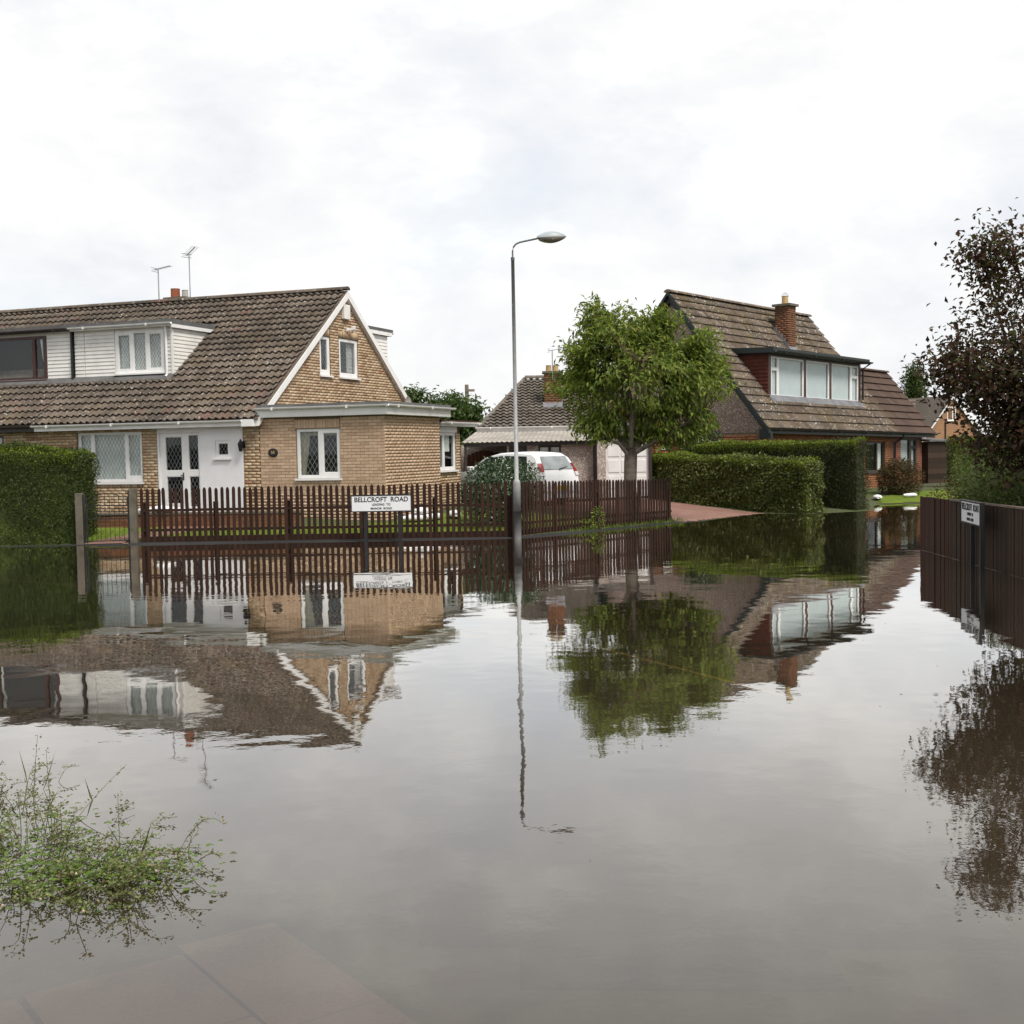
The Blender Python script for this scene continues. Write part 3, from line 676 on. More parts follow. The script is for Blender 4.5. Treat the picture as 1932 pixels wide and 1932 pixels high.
def sheet(name, poly, mat, lift, step=0.3):
    """a sheet laid over the ground inside a polygon"""
    xs = [p[0] for p in poly]; ys = [p[1] for p in poly]
    a = np.arange(min(xs), max(xs) + step, step); b = np.arange(min(ys), max(ys) + step, step); X, Y = np.meshgrid(a, b); s = sdist(X, Y, poly)
    Z = ground_z(X, Y) + lift; idx = np.arange(X.size).reshape(X.shape)
    ok = (s[:-1, :-1] > -step * .2) & (s[:-1, 1:] > -step * .2) & (s[1:, 1:] > -step * .2) & (s[1:, :-1] > -step * .2)
    Fq = np.stack([idx[:-1, :-1][ok], idx[:-1, 1:][ok], idx[1:, 1:][ok], idx[1:, :-1][ok]], 1)
    me = fast_mesh(name, np.stack([X.ravel(), Y.ravel(), Z.ravel()], 1), Fq); return kind(link(name, me, mat), 'structure')
sheet('road', [(-40, 25.0), (-2.0, 24.6), (0.5, 24.9), (4.2, 28.6), (9.5, 33.0), (10.5, 32), (6.3, 22), (6.0, 9.0), (3.0, 5.2), (0.2, 4.0), (-4.0, 8.6), (-40, 16)], 'asphalt', 0.006, 0.4)
sheet('footway', [(-30, 26.5), (-8.0, 26.4), (-0.9, 26.3), (0.2, 26.4), (1.0, 27.2), (3.9, 30.6), (4.6, 30.7), (5.4, 31.6), (5.9, 31.2), (4.6, 29.4), (0.9, 25.0), (-2.0, 24.65), (-30, 25.1)], 'path_tarmac', 0.008, 0.15)
sheet('driveway', [(4.0, 30.35), (4.6, 30.65), (5.5, 31.9), (6.9, 33.7), (4.0, 37.2), (-2.0, 39.0), (-1.0, 34.4), (1.5, 32.2), (3.9, 31.3)], 'drive', 0.010, 0.15)
sheet('lawn', [(-10.5, 26.5), (-8.4, 26.55), (-0.5, 26.45), (0.6, 27.3), (2.4, 30.0), (0.5, 31.5), (-1.3, 31.6), (-3.0, 28.7), (-6.0, 28.3), (-10.5, 29.2)], 'lawn', 0.012, 0.25)
sheet('front_lawn', [(11.1, 37.7), (12.3, 37.75), (13.6, 38.0), (15.5, 39.5), (14.5, 41.2), (12.6, 40.6), (11.4, 39.2)], 'lawn', 0.014, 0.2)
sheet('garden_path', [(-9.05, 26.2), (-8.1, 26.1), (-8.15, 26.6), (-6.5, 28.4), (-7.5, 30.6), (-8.9, 30.9), (-8.0, 28.4), (-9.0, 26.9)], 'drive', 0.020, 0.12)
wz = 0.0
kind(link('water', fast_mesh('water', [(-120, -25, wz), (45, -25, wz), (45, 75, wz), (-120, 75, wz)], [(0, 1, 2, 3)]), 'water'), 'structure')

# painted lines on the flooded road
def strip(name, pts, w, mat, dz=0.004):
    mb = MB()
    for i in range(len(pts) - 1):
        a = Vector((*pts[i], 0)); b = Vector((*pts[i + 1], 0)); n = int((b - a).length / 0.5) + 1; d = (b - a).normalized(); s_ = Vector((-d.y, d.x, 0)) * w / 2
        for k in range(n):
            p = a.lerp(b, k / n); q = a.lerp(b, (k + 1) / n)
            mb.add([(c.x, c.y, gz(c.x, c.y) + 0.006 + dz) for c in (p - s_, q - s_, q + s_, p + s_)], [(0, 1, 2, 3)])
    return kind(mb.build(name, mat), 'structure')
strip('edge_line', [(-3.4, 17.4), (1.0, 21.6), (8.0, 28.1)], 0.13, 'paint_yellow')
strip('edge_line', [(-14.0, 25.2), (-9.0, 21.5), (-4.0, 17.6)], 0.13, 'paint_yellow')
strip('edge_line', [(0.85, 12.9), (2.3, 10.0)], 0.05, 'paint_yellow')
d_ = Vector((0.77, -0.64, 0)); q_ = Vector((0.64, 0.77, 0))
for k in range(6):
    for r_ in (0, 1):
        a = Vector((-4.25, 16.95, 0)) + d_ * (0.9 * k) + q_ * (0.36 * r_) ; b = a + d_ * 0.6
        strip('give_way_dash', [(a.x, a.y), (b.x, b.y)], 0.22, 'paint_yellow')
# pavement slabs under a few centimetres of water
pave = thing('pavement', 'x', 'x'); del pave['label'], pave['category']; kind(pave, 'structure')
P2 = Vector((-1.286, 4.664, 0)); ea = Vector((0.581, -0.814, 0)); eb = Vector((-0.814, -0.581, 0))
for i in range(-1, 5):
    for j in range(0, 5):
        if j == 0 and i < 0: continue
        c0 = P2 + ea * (0.66 * i) + eb * (0.605 * j)
        if i < 0: continue
        zt = -0.034 - random.uniform(0, 0.008); a, b = 0.645, 0.59; tl = random.uniform(-.004, .004)
        q = [c0 + ea * .008 + eb * .008, c0 + ea * a + eb * .008, c0 + ea * a + eb * b, c0 + ea * .008 + eb * b]
        MB().hexa([(p.x, p.y, zt - .05) for p in q] + [(p.x, p.y, zt + (tl if k_ < 2 else 0)) for k_, p in enumerate(q)]).build('slab', 'slab', pave)
for i in range(0, 4):
    c0 = P2 - eb * 0.415 + ea * (0.9 * i - 0.1); q = [c0, c0 + ea * 0.89, c0 + ea * 0.89 + eb * 0.40, c0 + eb * 0.40]
    MB().hexa([(p.x, p.y, -0.12) for p in q] + [(p.x, p.y, -0.046) for p in q]).build('kerb_stone', 'slab', pave)

# ================================================================== CORNER HOUSE (left)
HO = (-6.085, 30.3); HR = R(-20); G0 = 0.22
H = thing('dormer_house', 'buff brick dormer house with white door, white dormer and flat-roofed side extension', 'house', (HO[0], HO[1], 0), HR)
NB = thing('dormer_house', 'attached half of the long tiled house, with brown framed dormer window', 'house', (HO[0], HO[1], 0), HR)
SL = (6.338 - 2.72) / 4.906; TR = 4.606; ZR = 6.338
def roof_z(t): return ZR - SL * abs(TR - t)
SPLIT = -6.56
Tf = wallT(0, 0, 0)
# front wall: brick parts
win_f = (-5.41, -3.43, 1.20, 2.50)
core_wall(H, 'wall', Tf, SPLIT, -2.945, G0, 2.60, [win_f], 0.12, 'mortar')
bricks(H, Tf, 0, SPLIT, -2.945, G0 + .01, 2.60, [win_f], 'brick_rustic', 0, soldier=[(-5.41, -3.43, 1.06, 1.16)])
core_wall(H, 'pier', Tf, -0.475, -0.0, G0, 2.60, [], 0.12, 'mortar'); bricks(H, Tf, 0, -0.475, -0.005, G0 + .01, 2.60, [], 'brick_rustic')
door_h = (-2.90, -1.72, G0 + .2, 2.42); sm_h = (-1.26, -0.84, 1.78, 2.21)
core_wall(H, 'rendered_wall', wallT(0, 0, 0), -2.945, -0.475, G0, 2.62, [door_h, sm_h], 0.14, 'render', d_out=0.03)
window(H, Tf, *win_f, [(0.035, .205, .05, .95), (.25, .73, .05, .95), (.775, .965, .12, .93)], lattice=(0.105, 0.19), curtain='net', d=-0.04, name='window')
window(H, Tf, *sm_h, [(0.16, .84, .16, .86)], lattice=(0.10, 0.16), d=0.0, fw=.05, name='window')
dr = window(H, Tf, *door_h, [(.125, .545, .53, .955), (.135, .55, .115, .46), (.70, .955, .535, .975), (.70, .955, .075, .46)], lattice=(0.11, 0.19), d=-0.02, name='door', sill=False)
MB(Tf).box((-2.62, -.019, 1.245), (-2.42, -.008, 1.30)).build('letter_box', 'black', dr)
hd = MB(Tf).box((-2.245, -.019, 1.24), (-2.215, -.006, 1.43)); hd.box((-2.30, .0, 1.352), (-2.22, .015, 1.372)); hd.build('handle', 'dark_frame', dr)
MB(Tf).box((-3.0, 0.02, G0 - .1), (-1.6, .55, G0 + .14)).build('door_step', 'concrete', H)
# eaves: soffit, fascia, gutter
MB(Tf).box((SPLIT + .05, -.02, 2.555), (-.30, .30, 2.575)).build('soffit', 'white', H)
MB(Tf).box((SPLIT + .05, .275, 2.54), (-.02, .305, 2.665)).build('fascia', 'white', H)
def gutter(parent, T, u0, u1, d, z, mat, r=0.055, name='gutter', brk=2.0):
    mb = MB(T); n = 7; vs = []
    for u in (u0, u1):
        for k in range(n): a = math.pi * k / (n - 1); vs.append((u, d + r - r * math.cos(a), z - r * math.sin(a)))
        for k in range(n): a = math.pi * (n - 1 - k) / (n - 1); vs.append((u, d + r - r * .88 * math.cos(a), z - r * .88 * math.sin(a) + .001))
    m = 2 * n
    mb.add(vs, [(k, (k + 1) % m, m + (k + 1) % m, m + k) for k in range(m)] + [tuple(range(m)), tuple(range(2 * m - 1, m - 1, -1))]); g_ = mb.build(name, mat, parent)
    u = u0 + .5
    while u < u1:
        MB(T).box((u - .02, d - .001, z - r - .012), (u + .02, d + 2 * r + .006, z + .006)).build('gutter_bracket', mat, g_); u += brk
    return g_
gutter(H, Tf, SPLIT + .02, -.28, .307, 2.69, 'white')
MB(Tf).box((-.30, .10, 2.53), (.0, .36, 2.70)).build('eaves_box_end', 'white', H)
# gable wall (faces +x), above and behind the extension
Tg = wallT(0, 0, 90)
gw1 = (3.09, 3.68, 3.93, 4.97); gw2 = (4.19, 5.31, 3.93, 4.99)
def rk(z): h_ = (ZR - .14 - z) / SL; return (TR - h_, TR + h_)
poly = [(0, 0.0, G0), (0, 2 * TR, G0), (0, 2 * TR, roof_z(2 * TR) - .14), (0, TR, ZR - .14), (0, 0, roof_z(0) - .14)]
def gable_core(parent, s, holes, zc, name, mat, th=0.12):
    mb = MB(Tg); zs = sorted(set([G0, zc] + [h[2] for h in holes] + [h[3] for h in holes] + list(np.arange(zc, ZR - .14, .15)) + [ZR - .142]))
    for j in range(len(zs) - 1):
        z0, z1 = zs[j], zs[j + 1]
        lo0, hi0 = (0, 2 * TR) if z0 < roof_z(0) - .14 else rk(z0); lo1, hi1 = (0, 2 * TR) if z1 < roof_z(0) - .14 else rk(z1)
        act = sorted([h for h in holes if h[2] < (z0 + z1) / 2 < h[3]]); cuts = [(lo0, lo1)]
        for h in act: cuts += [(h[0], h[0]), (h[1], h[1])]
        cuts += [(hi0, hi1)]
        for c in range(0, len(cuts), 2):
            (a0, a1), (b0, b1) = cuts[c], cuts[c + 1]
            mb.hexa([(a0, -th, z0), (b0, -th, z0), (b0, 0, z0), (a0, 0, z0), (a1, -th, z1), (b1, -th, z1), (b1, 0, z1), (a1, 0, z1)])
    return mb.build(name, mat, parent)
gable_core(H, 0, [gw1, gw2], 2.9, 'gable_wall', 'mortar')
bricks(H, Tg, 90, 0, 2 * TR, 2.86, ZR - .16, [gw1, gw2], 'brick_rustic', 0, rake=lambda z: rk(z + .05), soldier=[(gw1[0] - .03, gw1[1] + .03, gw1[3] + .005, gw1[3] + .22), (gw2[0] - .03, gw2[1] + .03, gw2[3] + .005, gw2[3] + .22)])
window(H, Tg, *gw1, [(.19, .81, .13, .93)], lattice=(0.085, 0.12), d=-0.02)
window(H, Tg, *gw2, [(.10, .90, .10, .93)], lattice=(0.085, 0.12), d=-0.02)
# barge boards
for t0, t1 in ((-.22, TR), (2 * TR + .22, TR)):
    mb = MB(); z0, z1 = roof_z(t0), roof_z(t1)
    mb.hexa([(.0, t0, z0 - .24), (.12, t0, z0 - .24), (.12, t0, z0 - .045), (.0, t0, z0 - .045), (.0, t1, z1 - .24), (.12, t1, z1 - .24), (.12, t1, z1 - .045), (.0, t1, z1 - .045)])
    mb.build('barge_board', 'white', H)
# alarm box, floodlight, dish on the gable
al = MB(Tg).box((4.36, .008, 5.52), (4.72, .11, 5.92)); al.build('alarm_box', 'clad', H, bevel=.015)
fl = MB(Tg).box((4.62, .008, 5.20), (4.72, .05, 5.30)); fl.bar((4.66, .04, 5.25), (4.72, .17, 5.27), .05); fl.build('floodlight', 'white', H)
MB(Tg).lathe([(.02, 0), (.06, .06), (.075, .14), (.06, .15)], 10, (4.76, .16, 5.19)).build('floodlight_head', 'white', H)
dish = MB(Tg); vs = []
for r_ in range(5):
    for k in range(14): a = 2 * math.pi * k / 14; rr = .24 * r_ / 4; vs.append((7.95 + rr * math.cos(a), .24 - .05 * (r_ / 4) ** 2 * -1.6, 3.27 + rr * 1.05 * math.sin(a)))
dish.add(vs, [(r_ * 14 + k, r_ * 14 + (k + 1) % 14, r_ * 14 + 14 + (k + 1) % 14, r_ * 14 + 14 + k) for r_ in range(4) for k in range(14)])
dish.bar((7.95, .0, 3.2), (7.95, .24, 3.25), .03); dish.build('satellite_dish', 'pot_grey', H)
# ---- side extension
XE, TE = 3.34, 3.25
Te1 = wallT(0, -.006, 0); we = (1.0, 2.17, 1.25, 2.44)
core_wall(H, 'extension_wall', Te1, 0.002, XE - .006, G0, 2.74, [we], 0.11, 'mortar')
bricks(H, Te1, 0, 0.01, XE, G0 + .01, 2.73, [we], 'brick_buff', 300, soldier=[(.98, 2.19, 2.45, 2.665)], order=lambda b: -b[1])
window(H, Te1, *we, [(.055, .50, .055, .955), (.60, .93, .115, .915)], lattice=(0.125, 0.195), d=-0.03, curtain='curtain_cream', curtain_rects=[(.02, .30, .03, .97, .02, .16), (.0, 1, .86, .99, 0, 1)])
Te2 = wallT(XE - .001, 0, 90)
core_wall(H, 'extension_wall', Te2, 0.006, TE, G0, 2.74, [], 0.11, 'mortar')
bricks(H, Te2, 90, 0.012, TE, G0 + .01, 2.73, [], 'brick_buff', 0)
MB().box((0.005, -.16, 2.96), (XE + .16, TE + .4, 3.035)).build('flat_roof', 'felt', H)
MB().box((-.004, -.165, 2.735), (XE + .165, -.14, 2.955)).box((XE + .14, -.14, 2.735), (XE + .165, TE + .38, 2.955)).build('fascia', 'white', H)
MB().box((0.0, -.14, 2.728), (XE + .14, TE + .38, 2.745)).build('soffit', 'white', H)
gutter(H, Tf, .0, XE + .24, .17, 2.965, 'white'); gutter(H, Te2, -.27, TE + .5, .17, 2.964, 'white')
pl = MB(Te1).lathe([(.135, 0), (.135, .02), (.11, .028), (.0, .028)], 22, (.36, 0, 0), 'y')
pl.v = [(x, y, 1.885 + (z) * .78) for x, y, z in pl.v]; pq = pl.build('number_plaque', 'black', H)
text_mesh('58', .11, 'number', pq, Matrix.Translation((.36, -.040, 1.885)) @ Matrix.Rotation(R(90), 4, 'X'), 'pot_buff')
# lantern
lt = MB(Tf).box((-.50, .006, 2.02), (-.42, .03, 2.18)).bar((-.46, .03, 2.05), (-.46, .13, 2.02), .025).build('wall_lantern', 'black', H)
MB(Tf).lathe([(.045, 1.93), (.075, 2.10), (.085, 2.11), (.03, 2.19), (.008, 2.24)], 6, (-.46, .15, 0)).build('lantern_head', 'black', lt)
# ---- rear side wing with window
Ts = wallT(3.0, 0, 90); ww = (3.75, 5.12, 1.33, 2.34)
core_wall(H, 'wing_wall', Ts, TE, 5.45, G0, 2.50, [ww], .11, 'mortar'); bricks(H, Ts, 90, TE + .12, 5.45, G0 + .01, 2.36, [ww], 'brick_rustic', 0)
core_wall(H, 'wing_wall', wallT(3.0, 5.45, 180), 0, 3.0, G0, 2.50, [], .11, 'mortar')
MB(Ts).box((3.7, .003, 2.345), (5.17, .03, 2.50)).build('window_head_panel', 'white', H)
window(H, Ts, *ww, [(.06, .38, .08, .94), (.46, .93, .08, .94)], d=-.01, curtain='net', curtain_rects=[(.46, .80, .5, .95, .46, .80)])
MB().box((.1, TE + .42, 2.62), (3.22, 6.35, 2.67)).build('wing_roof', 'brown_frame', H)
MB().box((3.17, TE + .42, 2.505), (3.195, 6.3, 2.60)).build('wing_fascia', 'white', H); gutter(H, Ts, TE + .43, 6.4, .197, 2.62, 'white')
# ---- roof (front slope tiles, rear slope, ridge)
ta = math.atan(SL); slen = (TR + .30) / math.cos(ta)
def mk_roof(parent, s0, s1, dorm, nind, seed):
    mb = MB(); zf = roof_z(-.27)
    mb.hexa([(s0, -.27, zf - .06), (s1, -.27, zf - .06), (s1, TR, ZR - .06), (s0, TR, ZR - .06), (s0, -.27, zf - .03), (s1, -.27, zf - .03), (s1, TR, ZR - .03), (s0, TR, ZR - .03)])
    mb.hexa([(s0, TR, ZR - .06), (s1, TR, ZR - .06), (s1, 2 * TR + .3, zf - .06), (s0, 2 * TR + .3, zf - .06), (s0, TR, ZR - .03), (s1, TR, ZR - .03), (s1, 2 * TR + .3, zf - .01), (s0, 2 * TR + .3, zf - .01)])
    rf = mb.build('roof', 'tile_brown', parent)
    def skip(a, b):
        s_ = s0 + a; t_ = -.30 + b * math.cos(ta)
        return dorm[0] - .02 < s_ < dorm[1] + .02 and 1.33 < t_ + .1 and t_ < 3.30
    tiles(parent, (s0, -.30, roof_z(-.30) - .03), (1, 0, 0), (0, math.cos(ta), math.sin(ta)), s1 - s0, slen, .2, .295, 'tile_brown', 'pan', nind, skip, order=lambda q: q[1])
mk_roof(H, SPLIT, .10, (SPLIT, -3.40), 300, 1); mk_roof(NB, -16.6, SPLIT, (-11.5, SPLIT), 300, 2)
ridge_tiles(H, (SPLIT, TR, ZR + .03), (.12, TR, ZR + .03), 15, .12, 'tile_brown'); ridge_tiles(NB, (-16.6, TR, ZR + .03), (SPLIT, TR, ZR + .03), 22, .12, 'tile_brown')
# ---- front dormers
def dormer(parent, s0, s1, cheek, fasc, win, panes, frame, lat, cur, clad, currect=None, gut='white'):
    t0, zb, zt = 1.385, 3.97, 5.26; Td = wallT(0, t0, 0)
    core_wall(parent, 'dormer_wall', Td, s0, s1, zb, zt, [win], .10, 'clad', d_out=-.02)
    z = zb + .04; k = 0
    while z < zt - .02:     # weatherboards
        for a, b in clad:
            MB(Td).hexa([(a, -.019, z), (b, -.019, z), (b, .012, z), (a, .012, z), (a, -.019, z + .098), (b, -.019, z + .098), (b, -.006, z + .098), (a, -.006, z + .098)]).build('weatherboard', 'clad', parent)
        z += .10
    window(parent, Td, *win, panes, frame, lattice=lat, d=.0, curtain=cur, curtain_rects=currect, sill=True)
    MB().box((s0, t0 - .16, 5.30), (s1 + (.10 if cheek else 0), 3.5, 5.42)).build('dormer_roof', 'felt', parent)
    MB(Td).box((s0, .13, 5.245), (s1 + (.10 if cheek else 0), .155, 5.325)).build('dormer_fascia', fasc, parent)
    MB(Td).box((s0, -.02, 5.24), (s1, .13, 5.25)).build('dormer_soffit', 'clad', parent)
    gutter(parent, Td, s0, s1 + (.12 if cheek else 0), .157, 5.33, gut, .05)
    MB().hexa([(s0, t0 - .20, roof_z(t0 - .2) + .03), (s1 + .05, t0 - .20, roof_z(t0 - .2) + .03), (s1 + .05, t0 - .01, roof_z(t0) + .03), (s0, t0 - .01, roof_z(t0) + .03), (s0, t0 - .20, roof_z(t0 - .2) + .055), (s1 + .05, t0 - .20, roof_z(t0 - .2) + .055), (s1 + .05, t0 - .01, zb + .05), (s0, t0 - .01, zb + .05)]).build('lead_apron', 'felt', parent)
    if cheek:
        x = s1; MB().prism([(x, t0, zb), (x, t0, 5.30), (x, TR - (ZR - 5.30) / SL, 5.30)], (-.06, 0, 0)).build('dormer_cheek', 'clad', parent)
        z = zb + .04
        while z < 5.16:
            tb = TR - (ZR - z) / SL; tt = TR - (ZR - z - .098) / SL
            MB().hexa([(x + .003, t0 + .004, z), (x + .024, t0 + .004, z), (x + .024, tb, z), (x + .003, tb, z), (x + .003, t0 + .004, z + .098), (x + .009, t0 + .004, z + .098), (x + .009, tt, z + .098), (x + .003, tt, z + .098)]).build('weatherboard', 'clad', parent); z += .10
        MB().box((x + .07, t0 - .15, 5.20), (x + .095, 3.30, 5.297)).build('cheek_fascia', 'white', parent)
        MB().box((x - .02, t0 - .035, zb), (x + .035, t0 + .0, 5.24)).build('corner_trim', 'white', parent)
        MB().tube([(x - .14, t0 - .10, 5.27), (x - .14, t0 - .075, 5.18), (x - .14, t0 - .075, 4.0), (x - .14, t0 - .14, 3.93)], .033, 8).build('downpipe', 'white', parent)
dormer(H, SPLIT + .03, -3.40, True, 'white', (-5.19, -3.66, 4.06, 5.17), [(.06, .30, .10, .92), (.375, .625, .06, .96), (.70, .94, .10, .92)], 'white', (0.085, 0.14), 'net', [(SPLIT + .05, -6.20), (-6.18, -5.22), (-3.63, -3.43)])
dormer(NB, -11.5, SPLIT - .03, False, 'dark_frame', (-9.60, -7.46, 4.0, 5.19), [(.06, .78, .05, .95), (.82, .955, .05, .95)], 'brown_frame', None, 'net', [(-7.42, -6.65)], [(.88, .97, .2, .97, .94, .97), (.05, .12, .05, .97, .05, .09)], 'dark_frame')
MB().box((SPLIT - .03, 1.30, 3.95), (SPLIT + .02, 1.41, 5.28)).build('party_post', 'black', NB)
# ---- rear dormer seen past the gable
MB().box((-3.0, 5.9, 3.9), (-.16, 7.55, 5.30)).build('rear_dormer', 'clad', H)
for k in range(13): MB().hexa([(-.158, 4.9, 4.0 + .1 * k), (-.135, 4.9, 4.0 + .1 * k), (-.135, 7.56, 4.0 + .1 * k), (-.158, 7.56, 4.0 + .1 * k), (-.158, 4.9, 4.098 + .1 * k), (-.15, 4.9, 4.098 + .1 * k), (-.15, 7.55, 4.098 + .1 * k), (-.158, 7.55, 4.098 + .1 * k)]).build('weatherboard', 'clad', H)
MB().box((-3.1, 4.7, 5.42), (-.05, 7.78, 5.50)).build('rear_dormer_roof', 'felt', H); MB().box((-.09, 4.7, 5.30), (-.06, 7.74, 5.415)).box((-3.0, 7.70, 5.30), (-.09, 7.74, 5.415)).build('rear_dormer_fascia', 'white', H)
gutter(H, wallT(0, 7.74, 180), .03, 3.0, .0, 5.42, 'white')
# back and neighbour shells
MB().box((-16.4, .12, G0), (SPLIT, .14, 2.6)).box((-16.4, 2 * TR - .15, G0), (SPLIT, 2 * TR, 2.6)).box((-16.45, .12, G0), (-16.3, 2 * TR, 2.6)).build('wall', 'mortar', NB)
nw = (-8.75, -7.78, 1.3, 2.5)
core_wall(NB, 'wall', Tf, -16.4, SPLIT, G0, 2.60, [nw], .11, 'mortar'); bricks(NB, Tf, 0, -10.5, SPLIT, 1.2, 2.60, [nw], 'brick_rustic', 0)
window(NB, Tf, *nw, [(.06, .46, .06, .94), (.54, .94, .06, .94)], 'brown_frame', curtain='net', d=-.04)
MB(Tf).box((-16.4, .275, 2.54), (SPLIT + .04, .305, 2.665)).build('fascia', 'dark_frame', NB); gutter(NB, Tf, -16.4, SPLIT, .307, 2.69, 'dark_frame')
MB().box((-16.3, 2 * TR - .2, G0), (-.13, 2 * TR - .02, roof_z(2 * TR) - .2)).build('rear_wall', 'mortar', H)
# chimney and pots behind the ridge
ch = MB().box((-6.30, 5.2, 5.6), (-5.60, 5.85, 6.50)).build('chimney', 'brick_rustic', H)
MB().box((-6.33, 5.17, 6.50), (-5.57, 5.88, 6.56)).build('chimney_cap', 'concrete', ch)
MB().lathe([(.14, 6.55), (.135, 6.82), (.145, 6.84), (.11, 6.84)], 14, (-6.12, 5.5, 0)).build('chimney_pot', 'terracotta', ch)
MB().lathe([(.10, 6.55), (.09, 6.76), (.10, 6.78), (.07, 6.78)], 14, (-5.78, 5.5, 0)).build('chimney_pot', 'pot_grey', ch)
def aerial(name, label, base, rz, h, boom, tilt, mat='alu'):
    t = thing(name, label, 'aerial', base, rz)
    MB().tube([(0, 0, 0), (0, 0, h)], .018, 6).build('mast', mat, t)
    a = Vector((-.12, 0, h - .02)); b = Vector((boom * math.cos(tilt), 0, h + boom * math.sin(tilt))); bo = MB().tube([a, b], .014, 5).build('boom', mat, t)
    for k in range(9):
        p = a.lerp(b, k / 8); MB().tube([p + Vector((0, -.14, 0)), p + Vector((0, .14, 0))], .005, 4).build('element', mat, bo)
    MB().tube([a + Vector((0, -.18, .05)), a + Vector((0, .18, .05))], .008, 4).build('element', mat, bo); MB().tube([a + Vector((0, -.18, -.05)), a + Vector((0, .18, -.05))], .008, 4).build('element', mat, bo)
def hw(s_, t_): c, n = math.cos(HR), math.sin(HR); return (HO[0] + s_ * c - t_ * n, HO[1] + s_ * n + t_ * c)
p = hw(-6.42, 5.1); aerial('television_aerial', 'roof aerial with long level boom on the house with pots, beside red pot', (p[0], p[1], 5.9), R(-15), 1.5, .42, .16)
p = hw(-5.33, 5.1); aerial('television_aerial', 'taller roof aerial with steeply tilted boom on the house with pots', (p[0], p[1], 5.85), R(-40), 1.9, .36, .55)

# ================================================================== HOUSE ACROSS THE ROAD (right)
RO = (7.70, 37.37)
RH = thing('gabled_house', 'steep brown-roofed house with long dormer, pebbledash gable and brick chimney', 'house', (RO[0], RO[1], 0), R(49)); RH.rotation_euler = (0, 0.0155, R(49))
ZE, ZT, TT = 2.36, 6.76, 3.57; RS = (ZT - ZE) / TT; RL = 9.35
def rz_(t): return ZE + RS * t if t <= TT else ZT - RS * (t - TT)
ra = math.atan(RS); rl = TT / math.cos(ra)
mb = MB(); mb.hexa([(.0, .03, ZE - .06), (RL, .03, ZE - .06), (RL, TT, ZT - .09), (0, TT, ZT - .09), (0, .03, ZE - .02), (RL, .03, ZE - .02), (RL, TT, ZT - .04), (0, TT, ZT - .04)])
mb.hexa([(0, TT, ZT - .09), (RL, TT, ZT - .09), (RL, 2 * TT, ZE - .09), (0, 2 * TT, ZE - .09), (0, TT, ZT - .04), (RL, TT, ZT - .04), (RL, 2 * TT, ZE - .04), (0, 2 * TT, ZE - .04)]); mb.build('roof', 'tile_ribbed', RH)
DT, DS0, DS1, DZB, DZT = 0.82, 1.55, 7.84, 3.40, 4.66
def rskip(a, b):
    t_ = b * math.cos(ra); 
    if DS0 - .1 < a < DS1 + .1 and DT - .12 < t_ < 1.92: return True
    return 5.5 < a < 6.1 and 2.15 < t_ < 2.8
tiles(RH, (.0, 0, ZE - .03), (1, 0, 0), (0, math.cos(ra), math.sin(ra)), RL, rl, .3, rl / 17, 'tile_ribbed', 'rib', 300, rskip, order=lambda q: q[1])
ridge_tiles(RH, (-.03, TT, ZT + .02), (RL + .03, TT, ZT + .02), 20, .12, 'tile_ribbed')
# walls
Tr = wallT(0, .35, 0); Trg = wallT(.22, 0, 270)
holes = [(7.35, 8.95, .95, 2.05)]
core_wall(RH, 'wall', Tr, .2, 9.4, -.05, 2.34, holes, .12, 'mortar'); bricks(RH, Tr, 0, .2, 9.4, .0, 2.33, holes, 'brick_orange', 0)
window(RH, Tr, *holes[0], [(.04, .62, .06, .94), (.68, .95, .06, .94)], 'dark_frame', d=-.05, curtain='net', curtain_rects=[(.70, .95, .05, .95, .70, .95)])
MB(Tr).box((4.2, .01, .0), (6.0, .03, 2.0)).build('porch_door', 'dark_frame', RH)
def grk(z): h_ = (ZT - .12 - z) / RS; return (TT - h_, TT + h_)
mb = MB()
for z0, z1, mat_ in ((-.05, 2.22, 0),):
    mb.box((.22, .36, z0), (.34, 2 * TT - .36, 2.26))
mb.build('gable_base_wall', 'mortar', RH)
bricks(RH, wallT(.22, 2 * TT, 270), 270, .36, 2 * TT - .36, .0, 2.22, [], 'brick_orange', 0)
lo, hi = grk(2.24); MB().prism([(.21, lo, 2.24), (.21, hi, 2.24), (.21, TT, ZT - .12)], (.13, 0, 0)).build('gable_wall', 'pebble_brown', RH)
for t0, t1 in ((-.04, TT), (2 * TT + .04, TT)):
    z0, z1 = rz_(t0), rz_(t1)
    MB().hexa([(.08, t0, z0 - .30), (.20, t0, z0 - .30), (.20, t0, z0 - .045), (.08, t0, z0 - .045), (.08, t1, z1 - .32), (.20, t1, z1 - .32), (.20, t1, z1 - .06), (.08, t1, z1 - .06)]).build('barge_board', 'green_black', RH)
    MB().hexa([(-.03, t0, z0 - .10), (.08, t0, z0 - .10), (.08, t0, z0 + .03), (-.03, t0, z0 + .03), (-.03, t1, z1 - .10), (.08, t1, z1 - .10), (.08, t1, z1 + .03), (-.03, t1, z1 + .03)]).build('verge', 'green_black', RH)
MB().box((.07, -.02, 2.06), (.24, .34, 2.34)).build('eaves_box_end', 'green_black', RH)
MB().box((.24, .02, 2.20), (12.6, .05, 2.35)).box((.24, .05, 2.22), (12.6, .35, 2.235)).build('fascia', 'green_black', RH)
gutter(RH, wallT(0, .02, 0), .1, 12.6, .0, 2.345, 'black')
